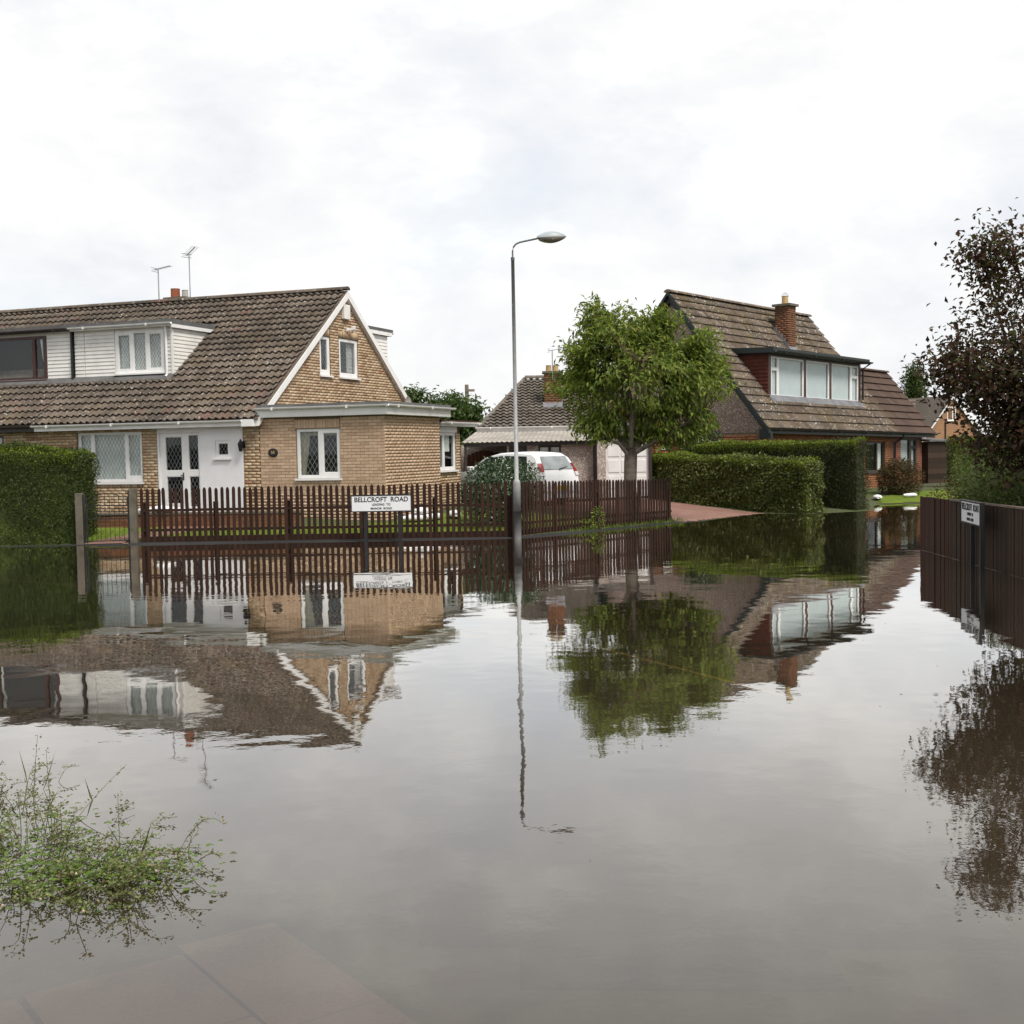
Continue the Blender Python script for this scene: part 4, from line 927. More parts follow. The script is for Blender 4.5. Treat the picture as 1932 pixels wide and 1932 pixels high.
# long dormer
Td = wallT(0, DT, 0)
MB().box((DS0, DT + .30, DZB - .1), (DS1, 1.9, 4.78)).build('dormer_body', 'room', RH)
MB(Td).box((DS0 - .05, -.10, DZB - .14), (DS1 + .08, .01, DZB)).build('dormer_sill', 'brown_frame', RH)
for u in (DS0 - .05, 3.82, 5.62, DS1 - .02): MB(Td).box((u, -.10, DZB), (u + .15, -.005, DZT + .05)).build('dormer_post', 'brown_frame', RH)
MB(Td).box((DS0 - .05, -.10, DZT), (DS1 + .1, .0, DZT + .12)).build('dormer_head', 'brown_frame', RH)
for u0, u1, pn in ((1.66, 3.82, [(.03, .19, .04, .66), (.03, .19, .72, .97), (.24, .97, .04, .97)]), (3.97, 5.62, [(.04, .96, .04, .97)]), (5.77, 7.82, [(.03, .70, .04, .97), (.76, .97, .04, .66), (.76, .97, .72, .97)])):
    window(RH, Td, u0, u1, DZB, DZT, pn, 'white', d=-.02, depth=.05, curtain='blind', sill=False, room=False)
MB().hexa([(DS0 - .25, DT - .28, 4.74), (DS1 + .25, DT - .28, 4.74), (DS1 + .25, 2.05, 4.78), (DS0 - .25, 2.05, 4.78), (DS0 - .25, DT - .28, 4.90), (DS1 + .25, DT - .28, 4.90), (DS1 + .25, 2.05, 4.96), (DS0 - .25, 2.05, 4.96)]).build('dormer_roof', 'green_black', RH)
gutter(RH, Td, DS0 - .2, DS1 + .3, .285, 4.80, 'black'); MB().tube([(DS1 + .18, DT - .33, 4.75), (DS1 + .18, DT - .06, 4.58), (DS1 + .18, DT - .06, 3.5)], .035, 8).build('downpipe', 'black', RH)
x = DS0 - .02; MB().prism([(x, DT, 3.36), (x, DT, 4.78), (x, (4.78 - ZE) / RS, 4.78)], (-.05, 0, 0)).build('dormer_cheek', 'brown_frame', RH)
z = 3.44
while z < 4.66:
    tb = min((z - ZE) / RS, 1.95); n = int((tb - DT) / .17) + 1
    for k in range(n):
        t0 = DT + .005 + .17 * k
        if t0 + .15 > (z + .12 - ZE) / RS + .05: continue
        MB().hexa([(x - .085, t0, z), (x - .055, t0, z), (x - .055, t0 + .165, z), (x - .085, t0 + .165, z), (x - .064, t0, z + .125), (x - .052, t0, z + .125), (x - .052, t0 + .165, z + .125), (x - .064, t0 + .165, z + .125)]).build('hung_tile', 'tile_hung', RH)
    z += .115
MB().hexa([(DS0 - .05, DT - .16, rz_(DT - .16) + .06), (DS1 + .1, DT - .16, rz_(DT - .16) + .06), (DS1 + .1, DT, rz_(DT) + .03), (DS0 - .05, DT, rz_(DT) + .03), (DS0 - .05, DT - .16, rz_(DT - .16) + .075), (DS1 + .1, DT - .16, rz_(DT - .16) + .075), (DS1 + .1, DT, rz_(DT) + .08), (DS0 - .05, DT, rz_(DT) + .08)]).build('lead_apron', 'lead', RH)
# chimney
cz0 = rz_(2.2)
ch = MB().box((5.56, 2.32, cz0 - .2), (6.04, 2.86, 6.72)).build('chimney', 'mortar', RH)
bricks(ch, wallT(0, 2.32, 0), 0, 5.56, 6.04, cz0 + .12, 6.72, [], 'brick_soot', 0); bricks(ch, wallT(5.56, 2.86, 270), 270, 0, .54, cz0 + .12, 6.72, [], 'brick_soot', 0)
MB().box((5.48, 2.24, 6.72), (6.12, 2.94, 6.80)).build('chimney_cap', 'concrete', ch); MB().lathe([(.12, 6.79), (.11, 7.06), (.125, 7.08), (.08, 7.08)], 14, (5.8, 2.6, 0)).build('chimney_pot', 'pot_buff', ch)
cw = MB()
for k in range(5):
    a = math.pi * k / 5; cw.tube([(5.8 + .12 * math.cos(t_) * math.cos(a), 2.6 + .12 * math.cos(t_) * math.sin(a), 7.07 + .14 * math.sin(t_)) for t_ in np.linspace(0, math.pi, 9)], .006, 4, cap=False)
cw.build('wire_cowl', 'alu', ch)
MB().hexa([(5.50, 2.10, rz_(2.10) + .05), (6.10, 2.10, rz_(2.10) + .05), (6.10, 2.34, rz_(2.34) + .05), (5.50, 2.34, rz_(2.34) + .05), (5.50, 2.10, rz_(2.10) + .065), (6.10, 2.10, rz_(2.10) + .065), (6.10, 2.34, rz_(2.34) + .12), (5.50, 2.34, rz_(2.34) + .12)]).build('flashing', 'lead', ch)
for k in range(5): MB().box((5.515, 2.34 + .11 * k, rz_(2.34 + .11 * k) + .04), (5.558, 2.45 + .11 * k, rz_(2.45 + .11 * k) + .10)).build('flashing', 'lead', ch)
# brown roofed red brick extension
EX0, EX1, ET, EZ = 9.36, 12.62, 1.95, ZE + RS * 1.95
MB().hexa([(EX0, .03, ZE - .06), (EX1, .03, ZE - .06), (EX1, ET, EZ - .06), (EX0, ET, EZ - .06), (EX0, .03, ZE - .02), (EX1, .03, ZE - .02), (EX1, ET, EZ - .02), (EX0, ET, EZ - .02)]).hexa([(EX0, ET, EZ - .06), (EX1, ET, EZ - .06), (EX1, 2 * ET, ZE - .06), (EX0, 2 * ET, ZE - .06), (EX0, ET, EZ - .02), (EX1, ET, EZ - .02), (EX1, 2 * ET, ZE), (EX0, 2 * ET, ZE)]).build('extension_roof', 'tile_dark', RH)
tiles(RH, (EX0, 0, ZE - .03), (1, 0, 0), (0, math.cos(ra), math.sin(ra)), EX1 - EX0, ET / math.cos(ra), (EX1 - EX0) / 11, ET / math.cos(ra) / 9, 'tile_dark', 'flat', 300, None, .002, name='flat_roof_tile')
ridge_tiles(RH, (EX0, ET, EZ + .01), (EX1, ET, EZ + .01), 7, .10, 'tile_dark')
xw = (10.26, 11.72, .98, 2.16)
core_wall(RH, 'extension_wall', Tr, 9.52, 12.15, -.05, 2.30, [xw], .12, 'mortar_light'); bricks(RH, Tr, 0, 9.53, 12.15, .0, 2.29, [xw], 'brick_red', 300)
MB().box((12.03, .36, -.05), (12.15, 3.5, 2.3)).build('extension_wall', 'brick_red', RH)
window(RH, Tr, *xw, [(.03, .55, .05, .96), (.68, .92, .05, .70), (.68, .92, .77, .95)], 'dark_frame', d=-.02, curtain='blind')
MB().tube([(9.75, .0, 2.32), (9.75, .02, 2.2), (9.62, .27, 2.0), (9.60, .29, .3)], .04, 8).build('downpipe', 'black', RH)
MB().box((.36, 2 * TT - .45, -.05), (9.3, 2 * TT - .36, 2.3)).box((9.28, .36, -.05), (9.38, 2 * TT - .36, 2.3)).build('rear_wall', 'mortar', RH)

# ================================================================== BUNGALOW WITH CARPORT (middle)
BX0, BX1, BY, BZ, RY, RZZ = -1.05, 4.3, 40.85, 2.60, 45.0, 4.42
BG = thing('hipped_bungalow', 'low pebbledash bungalow with hipped tiled roof and brick chimney behind the carport', 'bungalow', (0, 0, 0), 0)
bs = (RZZ - BZ) / (RY - BY); ba = math.atan(bs); bl = (RY - BY) / math.cos(ba); HXR = .55
MB().add([(BX0, BY, BZ - .05), (BX1, BY, BZ - .05), (BX1, RY, RZZ - .05), (HXR, RY, RZZ - .05), (BX0, 2 * RY - BY, BZ - .05), (BX1, 2 * RY - BY, BZ - .05)], [(0, 1, 2, 3), (3, 2, 5, 4), (0, 3, 4), (1, 5, 2), (0, 4, 5, 1)]).build('roof', 'tile_grey', BG)
def bskip(a, b):
    f_ = b / bl; return a < (HXR - BX0) * f_ + .02 or (2.12 < a < 2.82 and 1.5 < b < 2.2)
tiles(BG, (BX0, BY, BZ - .03), (1, 0, 0), (0, math.cos(ba), math.sin(ba)), BX1 - BX0, bl, .22, .27, 'tile_grey', 'pan', 300, bskip, order=lambda q: q[0])
ridge_tiles(BG, (HXR, RY, RZZ + .02), (BX1, RY, RZZ + .02), 10, .12, 'tile_grey'); ridge_tiles(BG, (BX0, BY, BZ + .02), (HXR, RY, RZZ + .02), 18, .06, 'tile_grey', 'hip_tile')
MB().box((BX0 - .05, BY - .04, 2.42), (BX1, BY, 2.60)).build('fascia', 'white', BG); gutter(BG, wallT(0, BY - .04, 0), BX0 - .1, BX1, .0, 2.60, 'white')
bw = (.82, 1.50, 1.12, 1.97); bd = (-.05, .48, .1, 2.0); Tb = wallT(0, 37.3, 0)
core_wall(BG, 'wall', Tb, -.12, 2.54, .0, 2.05, [bw, bd], .15, 'pebble'); MB().box((BX0 + .1, BY + .3, 0), (BX1 - .1, BY + .5, 2.42)).box((BX0 + .1, BY + .5, 0), (BX0 + .25, 48.5, 2.4)).box((BX0 + .25, 48.4, 0), (BX1 - .1, 48.5, 2.4)).box((BX1 - .25, BY + .5, 0), (BX1 - .1, 48.4, 2.4)).build('wall', 'pebble', BG)
window(BG, Tb, *bw, [(.06, .46, .06, .94), (.54, .94, .06, .94)], 'dark_frame', curtain='net', d=-.03)
window(BG, Tb, *bd, [(.12, .88, .45, .92)], 'dark_frame', d=-.06, name='door', sill=False)
bc = MB().box((1.18, 42.45, 2.9), (1.74, 43.0, 4.42)).build('chimney', 'mortar', BG); bricks(bc, wallT(0, 42.45, 0), 0, 1.18, 1.74, 3.25, 4.42, [], 'brick_soot', 0)
MB().box((1.12, 42.39, 4.42), (1.80, 43.06, 4.49)).build('chimney_cap', 'concrete', bc)
for px_ in (1.34, 1.58): MB().lathe([(.10, 4.48), (.09, 4.68), (.10, 4.70), (.07, 4.70)], 12, (px_, 42.72, 0)).build('chimney_pot', 'pot_buff', bc)
bzz = lambda y: BZ + bs * (y - BY)
MB().hexa([(1.12, 42.25, bzz(42.25) + .03), (1.78, 42.25, bzz(42.25) + .03), (1.78, 42.46, bzz(42.46) + .03), (1.12, 42.46, bzz(42.46) + .03), (1.12, 42.25, bzz(42.25) + .06), (1.78, 42.25, bzz(42.25) + .06), (1.78, 42.46, bzz(42.46) + .14), (1.12, 42.46, bzz(42.46) + .14)]).build('flashing', 'lead', bc)
for k in range(6): MB().box((1.742, 42.46 + .09 * k, bzz(42.46 + .09 * k) + .03), (1.80, 42.56 + .09 * k, bzz(42.56 + .09 * k) + .12)).build('flashing', 'lead', bc)
aerial('television_aerial', 'thin roof aerial on the bungalow chimney beside the tree', (1.46, 42.4, 4.2), R(10), 1.0, .35, .1)
# carport and garage
CP = thing('carport', 'lean-to carport roofed with pale corrugated sheets in front of bungalow', 'carport', (0, 0, 0), 0)
xs = np.linspace(-1.45, 2.62, 240)
for k in range(4):
    seg = xs[k * 60:(k + 1) * 60 + 1]; vs = []; 
    for x_ in seg:
        c = .012 * math.sin(x_ * 2 * math.pi / .146)
        for (yy, zz, ox) in ((36.95, 2.09, 0.0), (40.78, 2.44, .30)):
            vs += [(x_ + ox, yy, zz + c), (x_ + ox, yy, zz + c - .008)]
    fs = []
    for q in range(len(seg) - 1): fs += [(4 * q, 4 * q + 4, 4 * q + 6, 4 * q + 2), (4 * q + 1, 4 * q + 3, 4 * q + 7, 4 * q + 5), (4 * q, 4 * q + 1, 4 * q + 5, 4 * q + 4)]
    MB().add(vs, fs).build('corrugated_sheet', 'corrugated', CP)
MB().bar((-1.4, 37.1, 2.0), (2.6, 37.1, 2.02), .05, .09).build('beam', 'dark_frame', CP); MB().bar((-1.1, 40.7, 2.34), (2.9, 40.7, 2.34), .05, .09).build('beam', 'dark_frame', CP)
for px_ in (-1.35, 2.48): MB().box((px_ - .035, 37.06, gz(px_, 37.1) - .1), (px_ + .035, 37.14, 2.0)).build('post', 'dark_frame', CP)
GA = thing('garage', 'pebbledash garage with white panelled up-and-over door behind the cherry tree', 'garage', (2.55, 36.85, 0), 0)
MB().box((0, 0, .0), (.26, .25, 2.22)).build('pier', 'pebble', GA); MB().box((1.52, 0, .0), (1.62, .25, 2.22)).build('pier', 'dark_frame', GA)
MB().box((0.004, .25, 0), (.15, 3.9, 2.22)).box((1.47, .25, 0), (1.618, 3.9, 2.22)).box((.26, .0, 2.06), (1.52, .25, 2.22)).build('wall', 'pebble', GA); MB().box((-.05, -.06, 2.22), (1.70, 3.95, 2.32)).build('roof', 'felt', GA)
gd_ = MB().box((.26, .08, .1), (1.52, .12, 2.06)).build('garage_door', 'white', GA)
for i in range(3):
    for j in range(4): MB().box((.32 + .40 * i, .064, .18 + .47 * j), (.66 + .40 * i, .081, .55 + .47 * j)).build('door_panel', 'white', gd_, bevel=.01)
# arched brown gate under the carport
AG = thing('garden_gate', 'dark brown arched wooden gate under the left end of the carport', 'gate', (-1.5, 39.7, .1), 0)
for k in range(11):
    x_ = .12 * k; h_ = 1.52 + .22 * math.sin(math.pi * (k + .5) / 11); MB().box((x_, 0, 0), (x_ + .115, .03, h_)).build('board', 'gate_wood', AG)
for z_ in (.3, 1.25): MB().box((0.0, .03, z_), (1.315, .06, z_ + .1)).build('ledge', 'gate_wood', AG)
MB().box((1.34, -.05, -.1), (1.42, .05, 1.85)).build('post', 'dark_frame', AG)
PW = thing('garden_wall', 'pebbledash wall with rough top behind the arched gate', 'wall', (-1.6, 39.95, 0), 0)
MB().box((0, 0, .0), (1.95, .15, 2.02)).build('wall', 'pebble', PW)

# ================================================================== FAR HOUSE, POLE, GATE WITH PLATES
FH = thing('brick_house', 'distant orange brick house with white barge boards and small gable window', 'house', (34.0, 96, 0), R(14))
def fz(x_): return 5.35 - abs(x_) * 1.25
MB().prism([(-2.5, 0, 0), (2.5, 0, 0), (2.5, 0, fz(2.5)), (0, 0, 5.3), (-2.5, 0, fz(2.5))], (0, 9, 0)).build('wall', 'brick_wall_far', FH)
for sg in (-1, 1):
    MB().hexa([(0, -.15, 5.32), (sg * 2.75, -.15, fz(2.75) - .03), (sg * 2.75, 9, fz(2.75) - .03), (0, 9, 5.32), (0, -.15, 5.40), (sg * 2.75, -.15, fz(2.75) + .05), (sg * 2.75, 9, fz(2.75) + .05), (0, 9, 5.40)]).build('roof_slope', 'tile_grey', FH)
    MB().hexa([(0, -.2, 5.20), (sg * 2.75, -.2, fz(2.75) - .16), (sg * 2.75, -.16, fz(2.75) - .16), (0, -.16, 5.20), (0, -.2, 5.36), (sg * 2.75, -.2, fz(2.75) + .0), (sg * 2.75, -.16, fz(2.75) + .0), (0, -.16, 5.36)]).build('barge_board', 'white', FH)
window(FH, wallT(0, 0, 0), -.45, .30, 3.45, 4.5, [(.07, .58, .06, .95), (.66, .93, .06, .95)], 'white', d=.03, curtain='net', curtain_rects=None, room=False, sill=True)
# side wing with ridge running left
MB().prism([(-7.5, 1.6, 0), (-7.5, 8, 0), (-7.5, 8, 2.2), (-7.5, 4.8, 5.25), (-7.5, 1.6, 2.2)], (5.2, 0, 0)).build('wing', 'brick_wall_far', FH)
tiles(FH, (-7.6, 1.3, 2.1), (1, 0, 0), (0, .742, .67), 7.4, 4.7, .3, .36, 'tile_grey', 'pan', 0)
MB().hexa([(-7.6, 1.4, 2.1), (-.2, 1.4, 2.1), (-.2, 4.8, 5.22), (-7.6, 4.8, 5.22), (-7.6, 1.4, 2.14), (-.2, 1.4, 2.14), (-.2, 4.8, 5.27), (-7.6, 4.8, 5.27)]).build('wing_roof', 'tile_grey', FH)
MB().box((-4.0, 4.6, 5.0), (-2.9, 5.2, 5.72)).build('chimney', 'brick_wall_far', FH); MB().tube([(-.62, -.04, 0), (-.62, -.04, 3.4)], .05, 6).build('downpipe', 'black', FH)
SH = thing('garden_shed', 'dark timber shed with felt roof between red brick wall and hedge', 'shed', (15.6, 46.6, 0), R(40))
for k in range(9): MB().box((0, 0, .05 + .2 * k), (1.5, .03, .245 + .2 * k)).build('board', 'board_dark', SH); MB().box((1.5, .0, .05 + .2 * k), (1.53, 2.0, .24 + .2 * k)).build('board', 'grey_wood', SH)
MB().box((0, .03, 0), (1.5, 2, 1.86)).build('frame', 'board_dark', SH); MB().hexa([(-.1, -.12, 1.86), (1.65, -.12, 1.86), (1.65, 2.1, 1.98), (-.1, 2.1, 1.98), (-.1, -.12, 1.92), (1.65, -.12, 1.92), (1.65, 2.1, 2.08), (-.1, 2.1, 2.08)]).build('roof', 'felt', SH)
UP = thing('utility_pole', 'wooden telephone pole rising behind the tree left of the bungalow', 'pole', (-2.75, 80, 0), 0)
MB().tube([(0, 0, 0), (0, 0, 6.05)], [.16, .12], 8).build('pole', 'bark', UP); MB().box((-.05, -.12, 5.6), (.5, -.02, 5.75)).build('bracket', 'bark', UP)
for i, (ex, ey, ez) in enumerate(((9, 62, 3.4), (10, 60, 2.9), (14, 70, 3.8), (-14, 84, 6.0))):
    a = Vector((-2.7, 79.9, 5.7 - .06 * i)); b = Vector((ex, ey, ez)); pts = [a.lerp(b, k / 10) + Vector((0, 0, -.5 * math.sin(math.pi * k / 10))) for k in range(11)]
    MB().tube(pts, .012, 4).build('wire', 'black', UP)
FB = thing('tiled_outbuilding', 'small distant tiled roof showing between bungalow and wing of the house', 'outbuilding', (-2.9, 58, 0), 0)
MB().prism([(0, 0, 0), (0, 6, 0), (0, 6, 2.3), (0, 3, 3.35), (0, 0, 2.3)], (4.0, 0, 0)).build('wall', 'pebble', FB); tiles(FB, (-.1, -.15, 2.27), (1, 0, 0), (0, .944, .33), 4.2, 3.3, .3, .33, 'tile_grey', 'pan', 0)
PG = thing('board_gate', 'brown boarded gate with red and yellow plates behind the clipped hedge', 'gate', (4.55, 37.75, 0), R(8))
for k in range(9): MB().box((.145 * k, 0, .1), (.145 * k + .14, .03, 1.90)).build('board', 'gate_wood', PG)
MB().box((-.02, -.02, 1.90), (1.33, .05, 1.95)).build('cap_rail', 'gate_wood', PG)
for x_ in (.02, .92): MB().box((x_, -.02, 1.76), (x_ + .30, -.004, 1.84)).build('hinge_plate', 'white', PG)
rp = MB().box((.04, -.018, 1.42), (.22, -.004, 1.72)).build('red_plate', 'red_plate', PG)
MB().lathe([(.045, 0), (.045, .006)], 14, (.13, -.026, 1.64), 'y').build('plate_mark', 'sign_white', rp); MB().lathe([(.05, 0), (.05, .006)], 14, (.13, -.026, 1.52), 'y').build('plate_mark', 'sign_white', rp)
MB().box((.32, -.018, 1.32), (.47, -.004, 1.50)).build('yellow_plate', 'yellow_plate', PG)

# ================================================================== FENCES AND GATE
PF = thing('picket_fence', 'dark brown picket fence along the flooded corner garden', 'fence', (0, 0, 0), 0)
pm = MB(); w2, th, hh = .034, .009, 1.0
vs = [(-w2, -th, 0), (w2, -th, 0), (w2, th, 0), (-w2, th, 0)]
prof = [(-w2, .945), (-w2 * .8, .975), (-w2 * .35, .995), (0, 1.0), (w2 * .35, .995), (w2 * .8, .975), (w2, .945)]
k = len(prof); V_ = [(-w2, -th, 0), (w2, -th, 0)] + [(x_, -th, z_) for x_, z_ in prof[::-1]]; V2 = [(x_, th, z_) for x_, _, z_ in V_]; n = len(V_)
pm.add(V_ + V2, [tuple(range(n)), tuple(range(2 * n - 1, n - 1, -1))] + [(i, n + i, n + (i + 1) % n, (i + 1) % n) for i in range(n)])
pk = bpy.data.meshes.new('picket'); pk.from_pydata(pm.v, [], pm.f); pk.materials.append(M['fence_wood'])
def fence_run(a, b, top_a, top_b, sp, wide=1.0):
    a = Vector((*a, 0)); b = Vector((*b, 0)); d = (b - a).normalized(); ln = (b - a).length; ang = math.atan2(d.y, d.x); nrm = Vector((d.y, -d.x, 0)); n = int(ln / sp)
    for i in range(n + 1):
        p = a + d * (i * sp) + nrm * .03; tp = top_a + (top_b - top_a) * i / n + random.uniform(-.014, .012); zb = -.04
        o = bpy.data.objects.new('picket', pk); COL.objects.link(o); o.parent = PF
        o.matrix_local = Matrix.Translation((p.x, p.y, zb)) @ Matrix.Rotation(ang, 4, 'Z') @ Matrix.Rotation(random.gauss(0, .008), 4, 'Y') @ Matrix.Diagonal((wide * random.uniform(.94, 1.06), 1, tp - zb, 1))
    for zf, hh_ in ((.60, .055), (.245, .055)):
        MB().bar(a + Vector((0, 0, top_a * zf)), b + Vector((0, 0, top_b * zf)), .035, hh_).build('rail', 'fence_wood', PF)
    MB().bar(a + Vector((0, 0, .07)), b + Vector((0, 0, .07)), .03, .17).build('gravel_board', 'fence_wood', PF)
    m = int(ln / 1.55) + 1
    for i in range(m + 1):
        p = a + d * (ln * i / m) - nrm * .065; MB().box((p.x - .045, p.y - .045, -.1), (p.x + .045, p.y + .045, (top_a + (top_b - top_a) * i / m) * .74)).build('post', 'fence_wood', PF)
fence_run((-7.82, 26.32), (-.08, 26.16), 1.18, 1.18, .122); fence_run((0.0, 26.2), (3.93, 30.72), 1.19, 1.07, .111, 1.08)
GT = thing('iron_gate', 'thin black iron garden gate with arched top between concrete posts', 'gate', (-9.02, 26.32, .02), 0)
W_ = .92; 
def arch(x_): return .80 + .26 * math.sqrt(max(0, 1 - ((x_ - W_ / 2) / (W_ / 2)) ** 2))
for x_ in (0.02, W_ - .02): MB().box((x_ - .012, -.012, .0), (x_ + .012, .012, .98)).build('stile', 'black', GT)
for i in range(1, 9): x_ = .02 + (W_ - .04) * i / 9; MB().tube([(x_, 0, .05), (x_, 0, arch(x_))], .006, 5).build('bar', 'black', GT)
for z_ in (.05, .52, .80): MB().box((.02, -.008, z_), (W_ - .02, .008, z_ + .018)).build('cross_rail', 'black', GT)
MB().tube([(W_ * k / 20, 0, arch(W_ * k / 20)) for k in range(21)], .009, 5).build('arch_rail', 'black', GT)
for k in range(3): MB().tube([(.06, 0, .60 + .06 * k), (W_ - .06, 0, .60 + .06 * k)], .004, 4).build('cross_wire', 'black', GT)
for x_, h_, lb in ((-9.14, 1.10, 'square concrete post between conifer hedge and iron gate'), (-8.0, 1.18, 'square concrete post between iron gate and picket fence')):
    t = thing('concrete_post', lb, 'post', (x_, 26.30, 0)); MB().box((-.075, -.07, -.15), (.075, .07, h_)).build('shaft', 'concrete', t, bevel=.012); MB().box((.075 if x_ < -9 else -.105, -.03, .05), (.105 if x_ < -9 else -.075, .03, h_ - .03)).build('gate_stop', 'black', t)
BF = thing('board_fence', 'low dark close-boarded fence with capping rail beside the flooded road', 'fence', (0, 0, 0), 0)
fa, fb_ = Vector((7.08, 21.5, 0)), Vector((6.60, 9.5, 0)); fd = (fb_ - fa).normalized(); fang = math.atan2(fd.y, fd.x); fl_ = (fb_ - fa).length
bmx = {}
for key_ in ('board_red', 'board_dark'):
    q = MB().box((0, -.011, 0), (.098, .011, 1)); me = bpy.data.meshes.new('board'); me.from_pydata(q.v, [], q.f); me.materials.append(M[key_]); bmx[key_] = me
for i in range(int(fl_ / .104)):
    s_ = .104 * i; p = fa + fd * s_; red = s_ < 1.66; tp = .80 + .004 * s_ + (.012 if red else 0) + random.uniform(-.004, .004)
    o = bpy.data.objects.new('board', bmx['board_red' if red else 'board_dark']); COL.objects.link(o); o.parent = BF
    o.matrix_local = Matrix.Translation((p.x - random.uniform(0, .012), p.y, -.12)) @ Matrix.Rotation(fang + random.uniform(-.06, .06), 4, 'Z') @ Matrix.Diagonal((1, 1, (tp + .12) * 1.115, 1))
q1 = fa + fd * 1.66
MB().bar((q1.x, q1.y, .93), (fb_.x, fb_.y, .97), .07, .028).build('capping_rail', 'grey_wood', BF)
for z_ in (.15, .70): MB().bar((fa.x + .04, fa.y, z_), (fb_.x + .04, fb_.y, z_), .04, .07).build('rail', 'board_dark', BF)
for i in range(7): p = fa + fd * (i * 2.0 + .05) ; MB().box((p.x + .03, p.y - .05, -.2), (p.x + .13, p.y + .05, .90)).build('post', 'board_dark', BF)

# ================================================================== LAMP POST, STREET SIGNS
LP = thing('street_lamp', 'grey steel street lamp on a swan neck bracket at the flooded kerb', 'lamp post', (.11, 25.95, 0), 0)
MB().tube([(0, 0, -.3), (0, 0, .57)], .077, 16).build('painted_base', 'galv_dark', LP, smooth=True)
MB().lathe([(.0785, .571), (.0775, 1.14), (.072, 1.19), (.045, 1.235)], 16).build('base_sleeve', 'galv', LP, smooth=True)
MB().tube([(0, 0, 1.2), (0, 0, 5.80)], [.044, .036], 14).build('column', 'galv', LP, smooth=True)
MB().tube([(0, 0, 5.76), (0, 0, 5.82)], .041, 14).build('collar', 'galv_dark', LP)
MB().tube([(0, 0, 5.80), (0, 0, 5.95), (.02, 0, 6.03), (.07, 0, 6.09), (.15, 0, 6.125), (.30, 0, 6.155), (.54, 0, 6.20)], .019, 10).build('bracket_arm', 'galv_dark', LP, smooth=True)
def head(parent, z_top, z_bot, mat, name, x0=.50, x1=1.12):
    vs = []; fs = []; n = 14; m = 10
    for i in range(n + 1):
        t_ = i / n; x_ = x0 + (x1 - x0) * t_; w_ = .15 * math.sin(math.pi * (.08 + .92 * t_) ** .75) ** .6 if 0 < t_ < 1 else .012; w_ = max(w_, .012); h1 = z_top * math.sin(math.pi * (.06 + .94 * t_)) ** .8 + .012 if t_ < 1 else .004
        for k in range(m + 1): a = math.pi * k / m; vs.append((x_, w_ * math.cos(a), 6.205 + (t_ - .4) * .03 + h1 * math.sin(a) * (1 if z_bot > 0 else -1)))
    for i in range(n):
        for k in range(m): a = i * (m + 1) + k; fs.append((a, a + 1, a + m + 2, a + m + 1))
    return MB().add(vs, fs).build(name, mat, parent, smooth=True)
hdm = head(LP, .12, 1, 'lamp_shell', 'lantern_canopy'); head(LP, .10, -1, 'lamp_lens', 'lantern_bowl', .54, 1.11); MB().tube([(.78, 0, 6.29), (.78, 0, 6.33)], .012, 6).build('photocell', 'lamp_shell', hdm)
def street_sign(label, a, b, z0, z1, posts, txt=1.0):
    a = Vector((*a, 0)); b = Vector((*b, 0)); d = (b - a).normalized(); ln = (b - a).length; n = d.cross(Vector((0, 0, 1))); h_ = z1 - z0
    t = thing('street_sign', label, 'street sign', (a.x, a.y, 0), math.atan2(d.y, d.x))
    MB().box((0, -.012, z0), (ln, .012, z1)).build('plate', 'sign_white', t)
    MB().box((-.02, -.018, z1), (ln + .02, .02, z1 + .022)).box((-.02, -.018, z0 - .022), (ln + .02, .02, z0)).box((-.02, -.018, z0), (0, .02, z1)).box((ln, -.018, z0), (ln + .02, .02, z1)).build('frame', 'black', t)
    for p in posts: MB().box((ln * p - .035, .022, -.25), (ln * p + .035, .08, z1 + .015)).build('post', 'black', t)
    F_ = Matrix.Rotation(R(90), 4, 'X')
    text_mesh('BELLCROFT  ROAD', .138, 'lettering', t, Matrix.Translation((ln / 2, -.0155, z0 + h_ * .745)) @ F_, bold=.0018, xs=ln / 1.21 * .93)
    text_mesh('LEADING  TO', .062, 'lettering', t, Matrix.Translation((ln / 2, -.0155, z0 + h_ * .42)) @ F_, bold=.0006, xs=ln / 1.2)
    text_mesh('MANOR  ROAD', .062, 'lettering', t, Matrix.Translation((ln / 2, -.0155, z0 + h_ * .16)) @ F_, bold=.0006, xs=ln / 1.2)
street_sign('white street name plate on black posts in front of the picket fence', (-3.30, 25.66), (-2.08, 25.62), .645, .955, (.22, .80))
street_sign('white street name plate on black posts against the dark boarded fence', (6.78, 18.72), (6.615, 17.55), .665, .965, (.38, .88))

# ================================================================== CAR
CAR = thing('parked_car', 'white hatchback parked on the driveway behind the picket fence', 'car', (-.03, 35.24, gz(-.03, 35.24) + .0), R(135))
side = [(-1.93, .42), (-1.97, .62), (-1.93, .80), (-1.86, 1.00), (-1.62, 1.36), (-1.45, 1.45), (-.9, 1.49), (-.2, 1.47), (.35, 1.36), (.98, .98), (1.55, .90), (1.86, .76), (1.95, .55), (1.92, .25)]
belt = .93; ws = .80; wr = .60
def halfw(z_, x_): 
    base_ = ws - .10 * max(0, (abs(x_) - 1.5) / .5) ** 2
    return base_ if z_ <= belt else base_ - (ws - wr) * (z_ - belt) / (1.49 - belt)
stations = [-1.97, -1.93, -1.86, -1.74, -1.62, -1.45, -1.2, -.9, -.5, -.2, .1, .35, .65, .98, 1.25, 1.55, 1.75, 1.86, 1.95]
def topz(x_): 
    up = [p for p in side if p[1] >= .5]
    for (x0, z0), (x1, z1) in zip(up, up[1:]):
        if min(x0, x1) <= x_ <= max(x0, x1) and x1 != x0: return z0 + (z1 - z0) * (x_ - x0) / (x1 - x0)
    return .6
